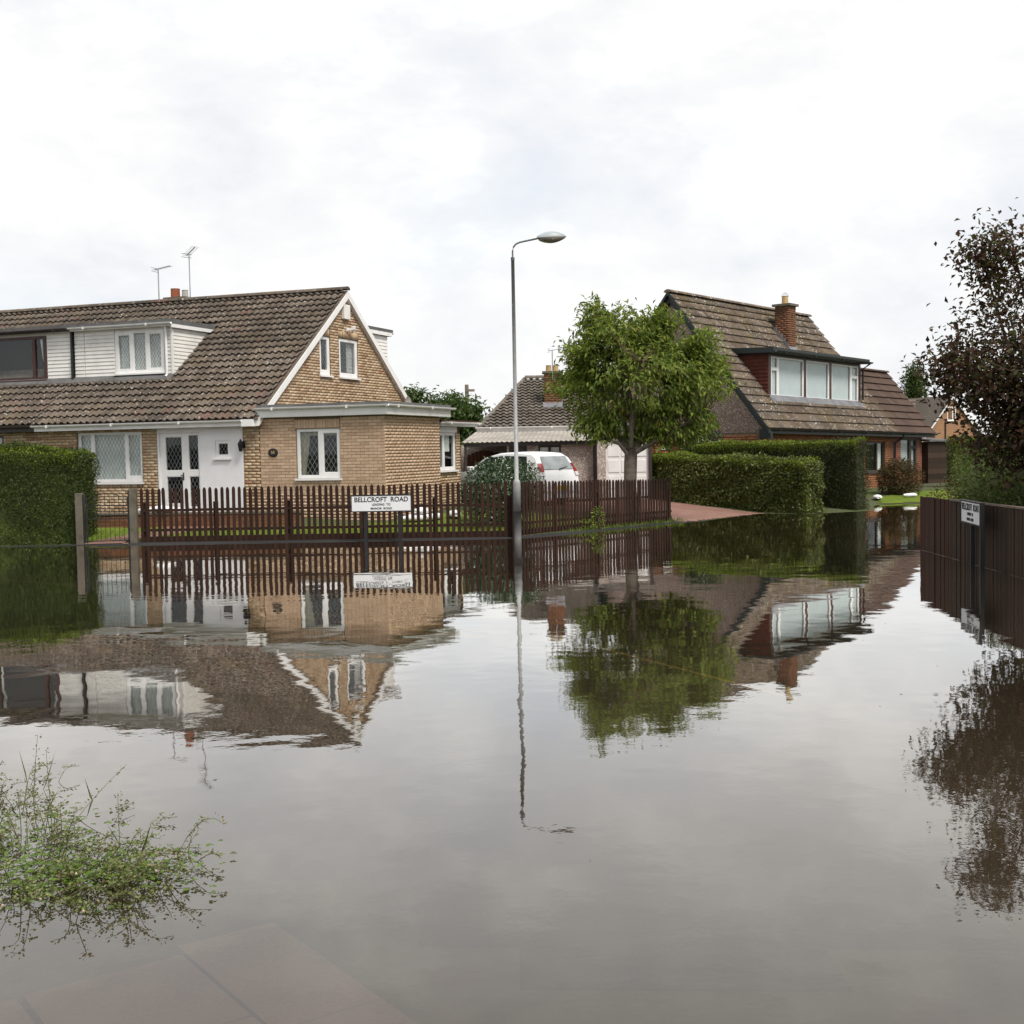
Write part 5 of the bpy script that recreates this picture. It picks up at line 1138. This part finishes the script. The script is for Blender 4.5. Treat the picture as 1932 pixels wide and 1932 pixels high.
vs = []; fs = []; m = 9
for x_ in stations:
    tz = max(topz(x_), .60); pts = [(.72, .22), (ws, .32), (ws, .60), (ws, belt), (None, (belt + tz) / 2), (None, tz - .05)]
    row = []
    for w_, z_ in pts:
        z_ = min(z_, tz - .03); row.append((halfw(z_, x_) if w_ != .72 else .72, z_))
    row += [(halfw(tz - .05, x_) * .86, tz - .012), (halfw(tz, x_) * .5, tz), (0, tz + .008)]
    full = [(x_, w_, z_) for w_, z_ in row] + [(x_, -w_, z_) for w_, z_ in row[-2::-1]]
    vs += full
m = len(full)
for i in range(len(stations) - 1):
    for k in range(m - 1): fs.append((i * m + k, i * m + k + 1, (i + 1) * m + k + 1, (i + 1) * m + k))
fs += [tuple(range(m)), tuple(range(len(vs) - 1, len(vs) - m - 1, -1))]
body = MB().add(vs, fs).build('body', 'car_white', CAR, smooth=True)
es = body.modifiers.new('smooth', 'EDGE_SPLIT'); es.split_angle = R(38)
def quadp(pts, th, name, mat, par):
    a, b, c, d2 = (Vector(p) for p in pts); n = (b - a).cross(d2 - a).normalized() * th
    return MB().hexa([a - n * .5, b - n * .5, c - n * .5, d2 - n * .5, a + n, b + n, c + n, d2 + n]).build(name, mat, par)
quadp([(-1.872, -.58, 1.0), (-1.872, .58, 1.0), (-1.652, .49, 1.35), (-1.652, -.49, 1.35)], -.012, 'rear_window', 'car_glass', CAR)
for sg in (1, -1):
    y = lambda z_, x_: sg * (halfw(z_, x_) + .006)
    quadp([(-1.42, y(.97, -1.3), .97), (-.45, y(.97, -.4), .97), (-.45, y(1.38, -.4), 1.38), (-1.30, y(1.36, -1.3), 1.36)], .006 * sg, 'side_window', 'car_glass_dark', CAR)
    quadp([(-.38, y(.97, -.4), .97), (.72, y(.97, .6), .97), (.25, y(1.32, .2), 1.32), (-.38, y(1.38, -.4), 1.38)], .006 * sg, 'side_window', 'car_glass_dark', CAR)
    quadp([(-1.86, sg * .76, .93), (-1.90, sg * .60, .93), (-1.78, sg * .565, 1.16), (-1.72, sg * .69, 1.16)], .012 * sg, 'tail_light', 'red_light', CAR)
    quadp([(-1.915, sg * .765, .82), (-1.945, sg * .62, .82), (-1.91, sg * .60, .925), (-1.87, sg * .76, .925)], .012 * sg, 'reverse_light', 'clear_light', CAR)
    MB().box((.62, sg * .80, .98), (.78, sg * .97, 1.10)).build('door_mirror', 'car_white', CAR, bevel=.03)
    for x_ in (-1.22, 1.22):
        wh = MB().lathe([(.19, -.09), (.285, -.09), (.298, -.06), (.298, .06), (.285, .09), (.19, .09)], 24, (x_, sg * .745, .298), 'y').build('wheel', 'rubber', CAR, smooth=False)
        MB().lathe([(.02, .085 * sg), (.10, .088 * sg), (.185, .07 * sg), (.188, .0)], 16, (x_, sg * .745, .298), 'y').build('rim', 'alu', wh)
        for q in range(6): a = 2 * math.pi * q / 6; MB().bar((x_ + .03 * math.cos(a), sg * .838, .298 + .03 * math.sin(a)), (x_ + .17 * math.cos(a), sg * .828, .298 + .17 * math.sin(a)), .045, .012).build('spoke', 'alu', wh)
MB().box((-2.0, -.74, .36), (-1.90, .74, .60)).build('rear_bumper', 'car_white', CAR, bevel=.04); MB().box((-2.015, -.26, .44), (-1.99, .26, .55)).build('number_plate', 'yellow_plate', CAR)
MB().bar((-1.90, 0, 1.0), (-1.83, -.42, 1.07), .02).build('rear_wiper', 'black', CAR)

# ================================================================== TREES, HEDGES, SHRUBS
def limb(pts, r0, r1): n = len(pts) - 1; return [(*p, r0 + (r1 - r0) * i / n) for i, p in enumerate(pts)]
cl = np.concatenate([blob_points(270, (.28, 0, 3.45), (1.6, 1.55, 1.45), 1.9, .30, .35, 3), blob_points(60, (-1.0, -.2, 4.0), (.5, .6, .55), 1.5, .2, .4, 4), blob_points(60, (1.55, -.2, 3.2), (.7, .9, .9), 1.5, .2, .4, 5), blob_points(40, (-.75, 0, 4.85), (.33, .5, .55), 2, .2, .3, 6), blob_points(36, (.75, .1, 4.85), (.4, .5, .4), 2, .2, .3, 7), blob_points(40, (-.8, -.2, 2.4), (.65, .7, .4), 2, .2, .3, 8), blob_points(50, (.9, -.2, 2.25), (.9, .7, .35), 2, .2, .3, 9)])
def sprays(c, r, n, up=-.2):
    o = []
    for d in rnd_unit(n * 2):
        if d[2] < up: continue
        o += [np.array(c) + d * np.array(r) * (k_ * .10 + .82) + np.array([0, 0, -.03 * max(0, k_ - 3)]) for k_ in range(6)]
    return np.array(o)
cl = np.concatenate([cl, blob_points(46, (.2, 0, 4.2), (1.0, .9, .5), 2.2, .4, .3, 41), blob_points(30, (1.5, -.1, 4.2), (.6, .6, .45), 1.7, .2, .3, 42), sprays((.22, 0, 3.45), (1.6, 1.6, 1.42), 26)])
lim = [limb([(0, 0, 1.7), (-.35, .05, 2.3), (-.8, 0, 3.1), (-1.1, -.1, 4.1)], .10, .03), limb([(0, 0, 1.75), (.1, .1, 2.6), (-.1, .1, 3.6), (-.35, .1, 4.8)], .11, .025), limb([(.05, 0, 1.7), (.45, -.05, 2.4), (.9, -.1, 3.2), (1.5, -.2, 3.9)], .11, .03), limb([(.05, 0, 1.75), (.35, .3, 2.5), (.6, .5, 3.6), (.8, .4, 4.7)], .09, .025), limb([(0, 0, 1.6), (-.3, -.3, 1.95), (-.75, -.3, 2.1), (-1.2, -.3, 2.3)], .06, .015), limb([(.05, 0, 1.7), (.5, -.3, 1.95), (1.1, -.4, 2.3), (1.9, -.4, 2.7)], .07, .02), limb([(0, 0, 1.75), (.0, -.5, 2.6), (.1, -.9, 3.4), (.2, -1.2, 4.0)], .08, .02), limb([(0, .1, 1.75), (-.1, .6, 2.6), (-.1, 1.0, 3.4), (0, 1.2, 4.0)], .08, .02)]
tree('cherry_tree', 'round green leafy tree standing behind the picket fence by the driveway', 'tree', (2.92, 30.45, 0), [(0, 0, -.1, .21), (0, 0, .25, .175), (-.02, 0, .9, .155), (0, 0, 1.5, .16), (.02, 0, 1.85, .15)], lim, cl, 'leaf_cherry', .165, .34, 24, .125, .55)
clp = np.concatenate([blob_points(300, (-.1, 0, 2.75), (1.75, 1.5, 1.25), 1.6, .25, .25, 13), blob_points(120, (.5, 0, 3.7), (1.2, 1.1, .7), 1.6, .25, .3, 14), blob_points(40, (-1.55, -.2, 2.6), (.5, .6, .65), 2, .2, .3, 15), np.stack([np.linspace(-.95, -1.35, 9), np.full(9, -.2), np.linspace(3.7, 4.55, 9)], 1), blob_points(14, (-1.2, -.2, 4.5), (.3, .3, .28), 2, .2, .2, 16), np.stack([np.linspace(-.75, -.85, 8), np.full(8, 0.1), np.linspace(4.1, 4.95, 8)], 1), np.stack([np.linspace(-.3, -.15, 8), np.full(8, 0.1), np.linspace(4.1, 4.75, 8)], 1), np.stack([np.linspace(.3, .5, 8), np.full(8, -0.1), np.linspace(4.1, 4.8, 8)], 1), blob_points(150, (0, -.2, 2.0), (1.5, 1.0, .6), 2, .2, .3, 17)])
clp = clp[~((clp[:, 2] < 2.55) & (clp[:, 0] < -1.3))]
limp = [limb([(0, 0, 1.3), (-.5, 0, 2.0), (-.9, -.1, 3.2), (-1.3, -.2, 4.4)], .05, .012), limb([(0, 0, 1.4), (-.2, .1, 2.4), (-.5, .1, 3.6), (-.8, .1, 4.85)], .05, .01), limb([(0, 0, 1.4), (.2, 0, 2.5), (.1, .1, 3.6), (-.15, .1, 4.65)], .05, .01), limb([(0, 0, 1.4), (.4, 0, 2.4), (.5, -.1, 3.6), (.5, -.1, 4.7)], .05, .01), limb([(0, 0, 1.3), (-.7, -.1, 1.9), (-1.3, -.2, 2.3), (-1.9, -.2, 2.6)], .05, .01), limb([(0, 0, 1.4), (.6, 0, 2.1), (1.2, 0, 2.8), (1.6, 0, 3.2)], .05, .01), limb([(0, 0, 1.3), (-.3, -.5, 2.0), (-.6, -.9, 2.5), (-.9, -1.1, 2.9)], .05, .01)]
tree('copper_plum_tree', 'dark purple-leaved tree with upright shoots behind the boarded fence', 'tree', (8.08, 18.1, 0), [(0, 0, -.1, .11), (0, 0, .6, .09), (0, 0, 1.4, .085)], limp, clp, 'leaf_purple', .094, .6, 46, .19, .1, bark='twig', twigr=.005)
clb = np.concatenate([blob_points(190, (.1, 0, 2.6), (1.7, 1.4, 1.35), 1.8, .25, .4, 23), blob_points(70, (1.0, 0, 3.1), (.9, .8, .85), 2, .2, .3, 24), blob_points(16, (-.9, 0, 3.9), (.3, .4, .5), 2, .2, .2, 25)])
tree('garden_tree', 'bushy green tree behind the gabled brick house, beside telephone pole', 'tree', (-2.95, 50, 0), [(0, 0, 0, .14), (0, 0, 1.6, .11)], [limb([(0, 0, 1.4), (-.5, 0, 2.6), (-.8, 0, 3.6)], .07, .02), limb([(0, 0, 1.4), (.6, 0, 2.5), (1.2, 0, 3.4)], .07, .02), limb([(0, 0, 1.4), (0, .2, 2.6), (.1, .2, 3.7)], .07, .02)], clb, 'leaf_mid', .20, .45, 44, .22, .3)
clq = np.concatenate([blob_points(170, (0, 0, 6.8), (1.0, 1.0, 3.4), 1.2, .2, .3, 33)])
tree('poplar_tree', 'tall narrow poplar rising behind the distant orange brick house', 'tree', (42.1, 130, 0), [(0, 0, 0, .3), (0, 0, 5, .2), (0, 0, 9, .05)], [limb([(0, 0, 3), (.3, 0, 5), (.5, 0, 7.5)], .1, .03), limb([(0, 0, 3), (-.4, 0, 5), (-.5, 0, 8)], .1, .03), limb([(0, 0, 4), (0, .3, 7), (0, .3, 9.5)], .1, .03)], clq, 'leaf_mid', .34, .5, 26, .3, .0)
flat = lambda h_, a=.02, f=2.0: (lambda x_: h_ + a * np.sin(np.asarray(x_) * f + 1))
hedge('conifer_hedge', 'tall clipped conifer hedge with bright green top beside the iron gate', (-19.3, 26.35, 0), 0, 10.05, 1.5, lambda x_: 1.98 + .04 * np.sin(np.asarray(x_) * 1.7), 'leaf_conifer', 120000, .055, .38, up=.25, rough=.085, z0=-.02, lit_top=1100)
hedge('privet_hedge', 'low leafy green hedge along the driveway in front of the taller one', (7.79, 33.0, 0), R(132), 5.9, .8, lambda x_: 1.34 + .05 * np.asarray(x_) + .03 * np.sin(np.asarray(x_) * 3), 'leaf_privet', 46000, .075, .5, up=.1, rough=.085, z0=-.02, lit_top=350).scale = (1, -1, 1)
hedge('privet_hedge', 'taller dark clipped hedge with bright green top in front of the steep-roofed house', (9.43, 34.0, 0), R(139), 5.2, .75, flat(1.90, .015), 'leaf_dark', 42000, .05, .45, up=.15, rough=.06, z0=-.02, lit_top=1200).scale = (1, -1, 1)
bush('ivy_bush', 'rounded evergreen bush between brown gate and pebbledash gable', (5.75, 37.95, 0), [((0, 0, 1.6), (.75, .35, .85), .8), ((-.4, 0, 1.2), (.4, .3, .9), .2)], 'leaf_gloss', 5200, .085, .6)
bush('rambling_shrub', 'loose leafy shrub leaning over the picket fence before the white car', (-.32, 28.2, 0), [((0, -.1, .92), (.75, .85, .72), .7), ((-.35, -.5, .7), (.55, .8, .6), .15), ((.5, -.2, 1.05), (.5, .6, .55), .15)], 'leaf_gloss', 8000, .075, .5, up=.25)
bush('bronze_shrub', 'bronze-green shrub growing against the red brick wall by the small lawn', (12.45, 40.05, .15), [((0, 0, .55), (.62, .5, .62), 1)], 'leaf_bronze', 6000, .09, .3)
hedge('garden_hedge', 'clipped hedge with light top behind the shed, under the purple tree', (14.95, 42.3, 0), R(-12), 6.0, 1.0, flat(1.92, .02), 'leaf_privet', 26000, .07, .45, z0=0, lit_top=600)
bush('feathery_shrub', 'big feathery olive-green shrub behind the boarded fence', (8.75, 20.6, 0), [((0, 0, .75), (1.25, 1.3, .85), .6), ((.9, .4, .9), (1.1, 1.2, .75), .4)], 'leaf_feather', 30000, .095, .26, up=.35)
bush('garden_shrub', 'low mixed green shrub between boarded fence end and small lawn', (9.6, 26.0, 0), [((0, 0, .5), (.85, 1.0, .62), .6), ((.7, .8, .6), (.8, .9, .6), .4)], 'leaf_bronze', 5200, .07, .4, up=.2)
bush('garden_shrub', 'leafy yellow-green shrub behind the boarded fence, next to feathery shrub', (9.3, 23.4, 0), [((0, 0, .7), (.85, 1.0, .8), 1)], 'leaf_mid', 9000, .075, .42, up=.2)
bush('camellia_bush', 'glossy dark-leaved bush overhanging the boarded fence', (7.65, 16.7, 0), [((0, 0, .55), (.55, .8, .62), 1)], 'leaf_gloss', 3000, .085, .55)
bush('garden_shrub', 'broad green shrub filling the gap below the purple tree', (11.5, 27.5, 0), [((0, 0, .8), (1.6, 1.2, 1.0), .6), ((1.6, .3, .9), (1.3, 1.1, 1.1), .4)], 'leaf_mid', 22000, .08, .42, up=.1)
bush('tall_shrub', 'tall green shrub behind the purple tree at the edge of the garden', (9.6, 20.8, 0), [((0, 0, 1.3), (1.0, 1.0, 1.15), 1)], 'leaf_mid', 9000, .08, .42, up=.1)
# weeds and grass along the fence foot
def tufts(name, n, pts_fn, hmin, hmax, mat, lean=.35, w=.012):
    P = np.array([pts_fn() for _ in range(n)]); P[:, 2] = ground_z(P[:, 0], P[:, 1]) - .01; D = rnd_unit(n) * lean; D[:, 2] = 1; ln = rng.uniform(hmin, hmax, n)
    return kind(link(name, leaf_mesh(name, P, D, rnd_unit(n), ln, np.full(n, w), .1), mat), 'stuff')
def along(a, b, sd): t_ = random.random(); return (a[0] + (b[0] - a[0]) * t_ + random.gauss(0, sd), a[1] + (b[1] - a[1]) * t_ + random.gauss(0, sd), 0)
o = tufts('verge_grass', 420, lambda: along((1.2, 27.2), (4.25, 30.75), .05), .04, .15, 'grass'); o['label'] = 'fringe of rough grass and weeds along the foot of the picket fence'; o['category'] = 'grass'
o = tufts('lawn_grass', 9000, lambda: (random.uniform(-9.9, .3), random.uniform(26.5, 28.3), 0), .03, .075, 'grass'); o['label'] = 'short green lawn grass behind the picket fence'; o['category'] = 'grass'
bush('fence_weed', 'small leafy weed climbing the picket fence left of the tree', (1.95, 28.15, 0), [((0, 0, .25), (.13, .13, .28), .7), ((-.25, -.2, .12), (.15, .15, .15), .3)], 'leaf_cherry', 260, .07, .5, stems=3, cat='weed')

# ================================================================== GARDEN BITS: dwarf wall, sandbags
DW = thing('garden_wall', 'low brick retaining wall on the lawn behind iron gate and picket fence', 'wall', (-10.4, 29.0, 0), R(-7))
MB().box((0, .004, .1), (5.6, .2, .50)).build('wall', 'mortar', DW); bricks(DW, wallT(0, 0.0, 0), 0, 0, 5.6, .12, .49, [], 'brick_soot', 130)
MB().box((-.03, -.03, .50), (5.63, .24, .545)).build('coping', 'concrete', DW)
def sandbag(label, loc, rz, sc=1.0, group=None):
    vs = []; fs = []; n, m = 12, 8; sd = random.uniform(0, 9)
    for i in range(n + 1):
        t_ = i / n; x_ = -.28 + .56 * t_; r_ = .16 * (math.sin(math.pi * min(1, max(0, .04 + t_ * .92))) ** .45) * (1 + .10 * math.sin(7 * t_ + sd))
        for k in range(m): a = 2 * math.pi * k / m; vs.append((x_ * sc, r_ * sc * math.cos(a) * (1 + .08 * math.sin(3 * a + sd)), max(.0, .075 + .52 * r_ * math.sin(a) * (1 + .1 * math.sin(5 * t_ + k + sd))) * sc))
    for i in range(n):
        for k in range(m): fs.append((i * m + k, i * m + (k + 1) % m, (i + 1) * m + (k + 1) % m, (i + 1) * m + k))
    fs += [tuple(range(m)), tuple(range(n * m, (n + 1) * m))]
    t = MB().add(vs, fs).build('sandbag', 'sandbag', None, smooth=True); t.location = loc; t.rotation_euler = (0, 0, rz); tag(t, label, 'sandbag', group)
for i in range(4): p = hw(-2.8 + .40 * i, -.95); sandbag('white sandbag in the row laid across the white front door', (p[0], p[1], gz(*p) + .02), HR + random.uniform(-.2, .2), 1.0, 'sandbags at the door')
for i in range(3): p = hw(-2.6 + .42 * i, -.95); sandbag('white sandbag stacked on the row across the white front door', (p[0], p[1], gz(*p) + .16), HR + random.uniform(-.2, .2), 1.0, 'sandbags stacked at the door')
p = (-8.05, 28.80); sandbag('white sandbag lying on the low garden wall seen through the iron gate', (p[0], p[1], .545), R(-10), 1.05)
for i, (x_, y_) in enumerate(((-2.25, 28.75), (-1.85, 28.9), (-1.35, 29.3))): sandbag('white sandbag by the extension corner behind the street name plate', (x_, y_, gz(x_, y_) + .02), R(20 + 40 * i), 1.1, 'sandbags by the extension')
sandbag('upper white sandbag leaning on others by the extension corner', (-2.1, 28.85, gz(-2.1, 28.85) + .17), R(60), 1.0)
sandbag('white sandbag standing beside the brick step of the steep-roofed house', (11.35, 38.6, gz(11.35, 38.6) + .02), R(80), .9)
sandbag('white sandbag lying at the edge of the small lawn by bronze shrub', (12.55, 39.2, gz(12.55, 39.2) + .02), R(10), .8)
# ================================================================== FLOODED WEEDS IN THE FOREGROUND
def weed_patch():
    S = MB(); LP_, LD, LL = [], [], []
    CP_, CD, CL = [], [], []; FP = []
    cen = [(-2.75, 6.1, .50, .5, 60), (-2.45, 5.75, .50, .40, 84), (-2.0, 5.5, .42, .36, 84), (-1.78, 5.35, .24, .28, 36), (-2.3, 5.25, .5, .26, 40), (-1.68, 5.1, .14, .18, 12), (-2.9, 6.7, .40, .35, 34), (-2.7, 5.4, .4, .3, 34)]
    for cx, cy, sx, sy, n in cen:
        for _ in range(n):
            x0, y0 = random.gauss(cx, sx * .55), random.gauss(cy, sy * .55); x0 = min(x0, -1.42 - random.random() * .1); a = math.atan2(y0 - 5.7, x0 + 2.3) + random.uniform(-1.0, 1.0); ln = random.uniform(.10, .27)
            tip = random.uniform(.01, .11) if random.random() < .8 else random.uniform(.10, .22); pts = []
            for k in range(7):
                t_ = k / 6; h_ = -.05 + (tip + .05) * (1 - (1 - t_) ** 2) if t_ < .75 else -.05 + (tip + .05) * (.9375 - (t_ - .75) * .35)
                rr = ln * (t_ ** 1.25); pts.append(Vector((x0 + math.cos(a + .25 * math.sin(3 * t_)) * rr, y0 + math.sin(a + .25 * math.sin(3 * t_)) * rr, h_)))
            S.tube(pts, [.0024, .0022, .002, .0018, .0016, .0013, .001], 4, cap=False)
            nl = random.randint(16, 30)
            for k in range(nl):
                t_ = random.uniform(.35, 1.0); i = min(5, int(t_ * 6)); p = pts[i].lerp(pts[i + 1], t_ * 6 - i); aa = random.uniform(0, 6.28); dv = Vector((math.cos(aa), math.sin(aa), random.uniform(-.1, .9))).normalized()
                q = p + dv * random.uniform(.004, .022); LP_.append(q); LD.append(dv); LL.append(random.uniform(.009, .021))
            if random.random() < .10: FP.append(pts[-1])
    for _ in range(1000):    # clover carpet in the middle
        c = random.choice([(-2.55, 5.62, .34, .26), (-2.15, 5.45, .28, .18), (-2.75, 5.95, .3, .25), (-1.8, 5.4, .22, .14)]); x0, y0 = random.gauss(c[0], c[2]), random.gauss(c[1], c[3]); z0 = random.uniform(.004, .075)
        for k in range(3):
            aa = 2.09 * k + x0 * 40; CP_.append((x0, y0, z0)); CD.append((math.cos(aa), math.sin(aa), random.uniform(-.1, .35))); CL.append(random.uniform(.013, .024))
    G_, GD, GL = [], [], []
    for _ in range(34):
        c = random.choice([(-2.85, 6.75, .22, .25), (-2.7, 6.3, .25, .25), (-2.95, 6.2, .3, .3), (-2.4, 5.7, .3, .2)]); G_.append((random.gauss(c[0], c[2]), random.gauss(c[1], c[3]), -.05)); GD.append((random.gauss(0, .4), random.gauss(0, .3), 1)); GL.append(random.uniform(.10, .30))
    t = thing('flooded_weeds', 'tangle of half-drowned weeds and clover on the flooded verge', 'weeds', (0, 0, 0), 0); kind(t, 'stuff')
    kind(S.build('weed_stems', 'weed_stem', t), 'stuff')
    kind(link('weed_leaves', leaf_mesh('weed_leaves', np.array(LP_), np.array(LD), rnd_unit(len(LP_)) + np.array([0, 0, .8]), LL, np.array(LL) * .62, .1), 'weed_leaf', t), 'stuff')
    kind(link('clover_leaves', leaf_mesh('clover_leaves', np.array(CP_), np.array(CD), rnd_unit(len(CP_)) * .3 + np.array([0, 0, 1.]), CL, np.array(CL) * 1.0, .1), 'clover', t), 'stuff')
    kind(link('grass_blades', leaf_mesh('grass_blades', np.array(G_), np.array(GD), rnd_unit(len(G_)), GL, np.full(len(G_), .0036), .1), 'weed_leaf', t), 'stuff')
    fm = MB()
    for p in FP: fm.lathe([(.002, -.005), (.005, -.002), (.0062, .003), (.003, .008)], 6, tuple(p))
    kind(fm.build('flower_heads', 'weed_flower', t), 'stuff')
    # tall seeding stems that stand clear of the tangle
    for (x0, y0, x1, y1, h_) in ((-2.62, 6.65, -2.60, 6.7, .36), (-2.95, 6.8, -2.93, 6.85, .42), (-2.35, 6.2, -2.52, 6.6, .30), (-1.85, 5.7, -1.9, 5.85, .26), (-1.55, 5.3, -1.40, 5.4, .22), (-2.3, 6.3, -2.08, 6.55, .22), (-1.72, 5.4, -1.64, 5.6, .2)):
        e = thing('seed_stalk', 'thin seeding stalk standing up out of the drowned weeds', 'weed', (x0, y0, 0), 0, 'seed stalks in the flood'); m_ = MB(); pts = [Vector(((x1 - x0) * (k / 8) ** 1.3, (y1 - y0) * (k / 8) ** 1.3, -.06 + (h_ + .06) * k / 8)) for k in range(9)]; m_.tube(pts, [.0026 - .0002 * k for k in range(9)], 4); m_.build('stem', 'weed_stem', e)
        P_, D_, L_ = [], [], []
        for k in range(34): t_ = random.uniform(.4, 1); i = min(7, int(t_ * 8)); p = pts[i].lerp(pts[i + 1], t_ * 8 - i); aa = random.uniform(0, 6.28); dv = Vector((math.cos(aa), math.sin(aa), .5)); P_.append(p + dv * .012); D_.append(dv); L_.append(random.uniform(.009, .016))
        kind(link('seed_pods', leaf_mesh('seed_pods', np.array(P_), np.array(D_), rnd_unit(34), L_, np.array(L_) * .7, .1), 'weed_leaf', e), 'stuff')
weed_patch()

# small floating debris
def debris():
    P, D, Ln = [], [], []
    for _ in range(24):
        y = random.uniform(4.2, 20); x = random.uniform(-.38, .36) * y; P.append((x, y, .003)); a = random.uniform(0, 6.28); D.append((math.cos(a), math.sin(a), 0)); Ln.append(random.uniform(.012, .035))
    for _ in range(160):   # drift line against the boarded fence and the kerb
        if random.random() < .5: y = random.uniform(13, 21.3); P.append((6.60 + (y - 9.5) * .04 - abs(random.gauss(.03, .05)), y, .003))
        else: x = random.uniform(-10, -.5); P.append((x, 25.85 - abs(random.gauss(0, .08)), .003))
        a = random.uniform(0, 6.28); D.append((math.cos(a), math.sin(a), 0)); Ln.append(random.uniform(.01, .04))
    o = kind(link('floating_debris', leaf_mesh('floating_debris', np.array(P), np.array(D), np.tile([0, 0, 1.], (len(P), 1)), Ln, np.array(Ln) * .5, .05), 'weed_stem'), 'stuff'); o['label'] = 'specks of leaf and straw floating on the flood water'; o['category'] = 'debris'
debris()

# pale scum caught along the foot of the boarded fence
sc_ = MB(); y0 = 21.4; k_ = 0
while y0 > 9.6:
    l_ = random.uniform(.1, .5); w_ = random.uniform(.008, .028); xa = 7.08 - (21.5 - y0) * .04 - .03; xb = xa - l_ * .04
    if random.random() < .8: sc_.add([(xa - w_, y0, .004), (xa, y0, .004), (xb, y0 - l_, .004), (xb - w_, y0 - l_, .004)], [(0, 1, 2, 3)])
    y0 -= l_
o = kind(sc_.build('scum_line', 'kerb'), 'stuff'); o['label'] = 'thin pale scum line floating against the boarded fence'; o['category'] = 'scum'
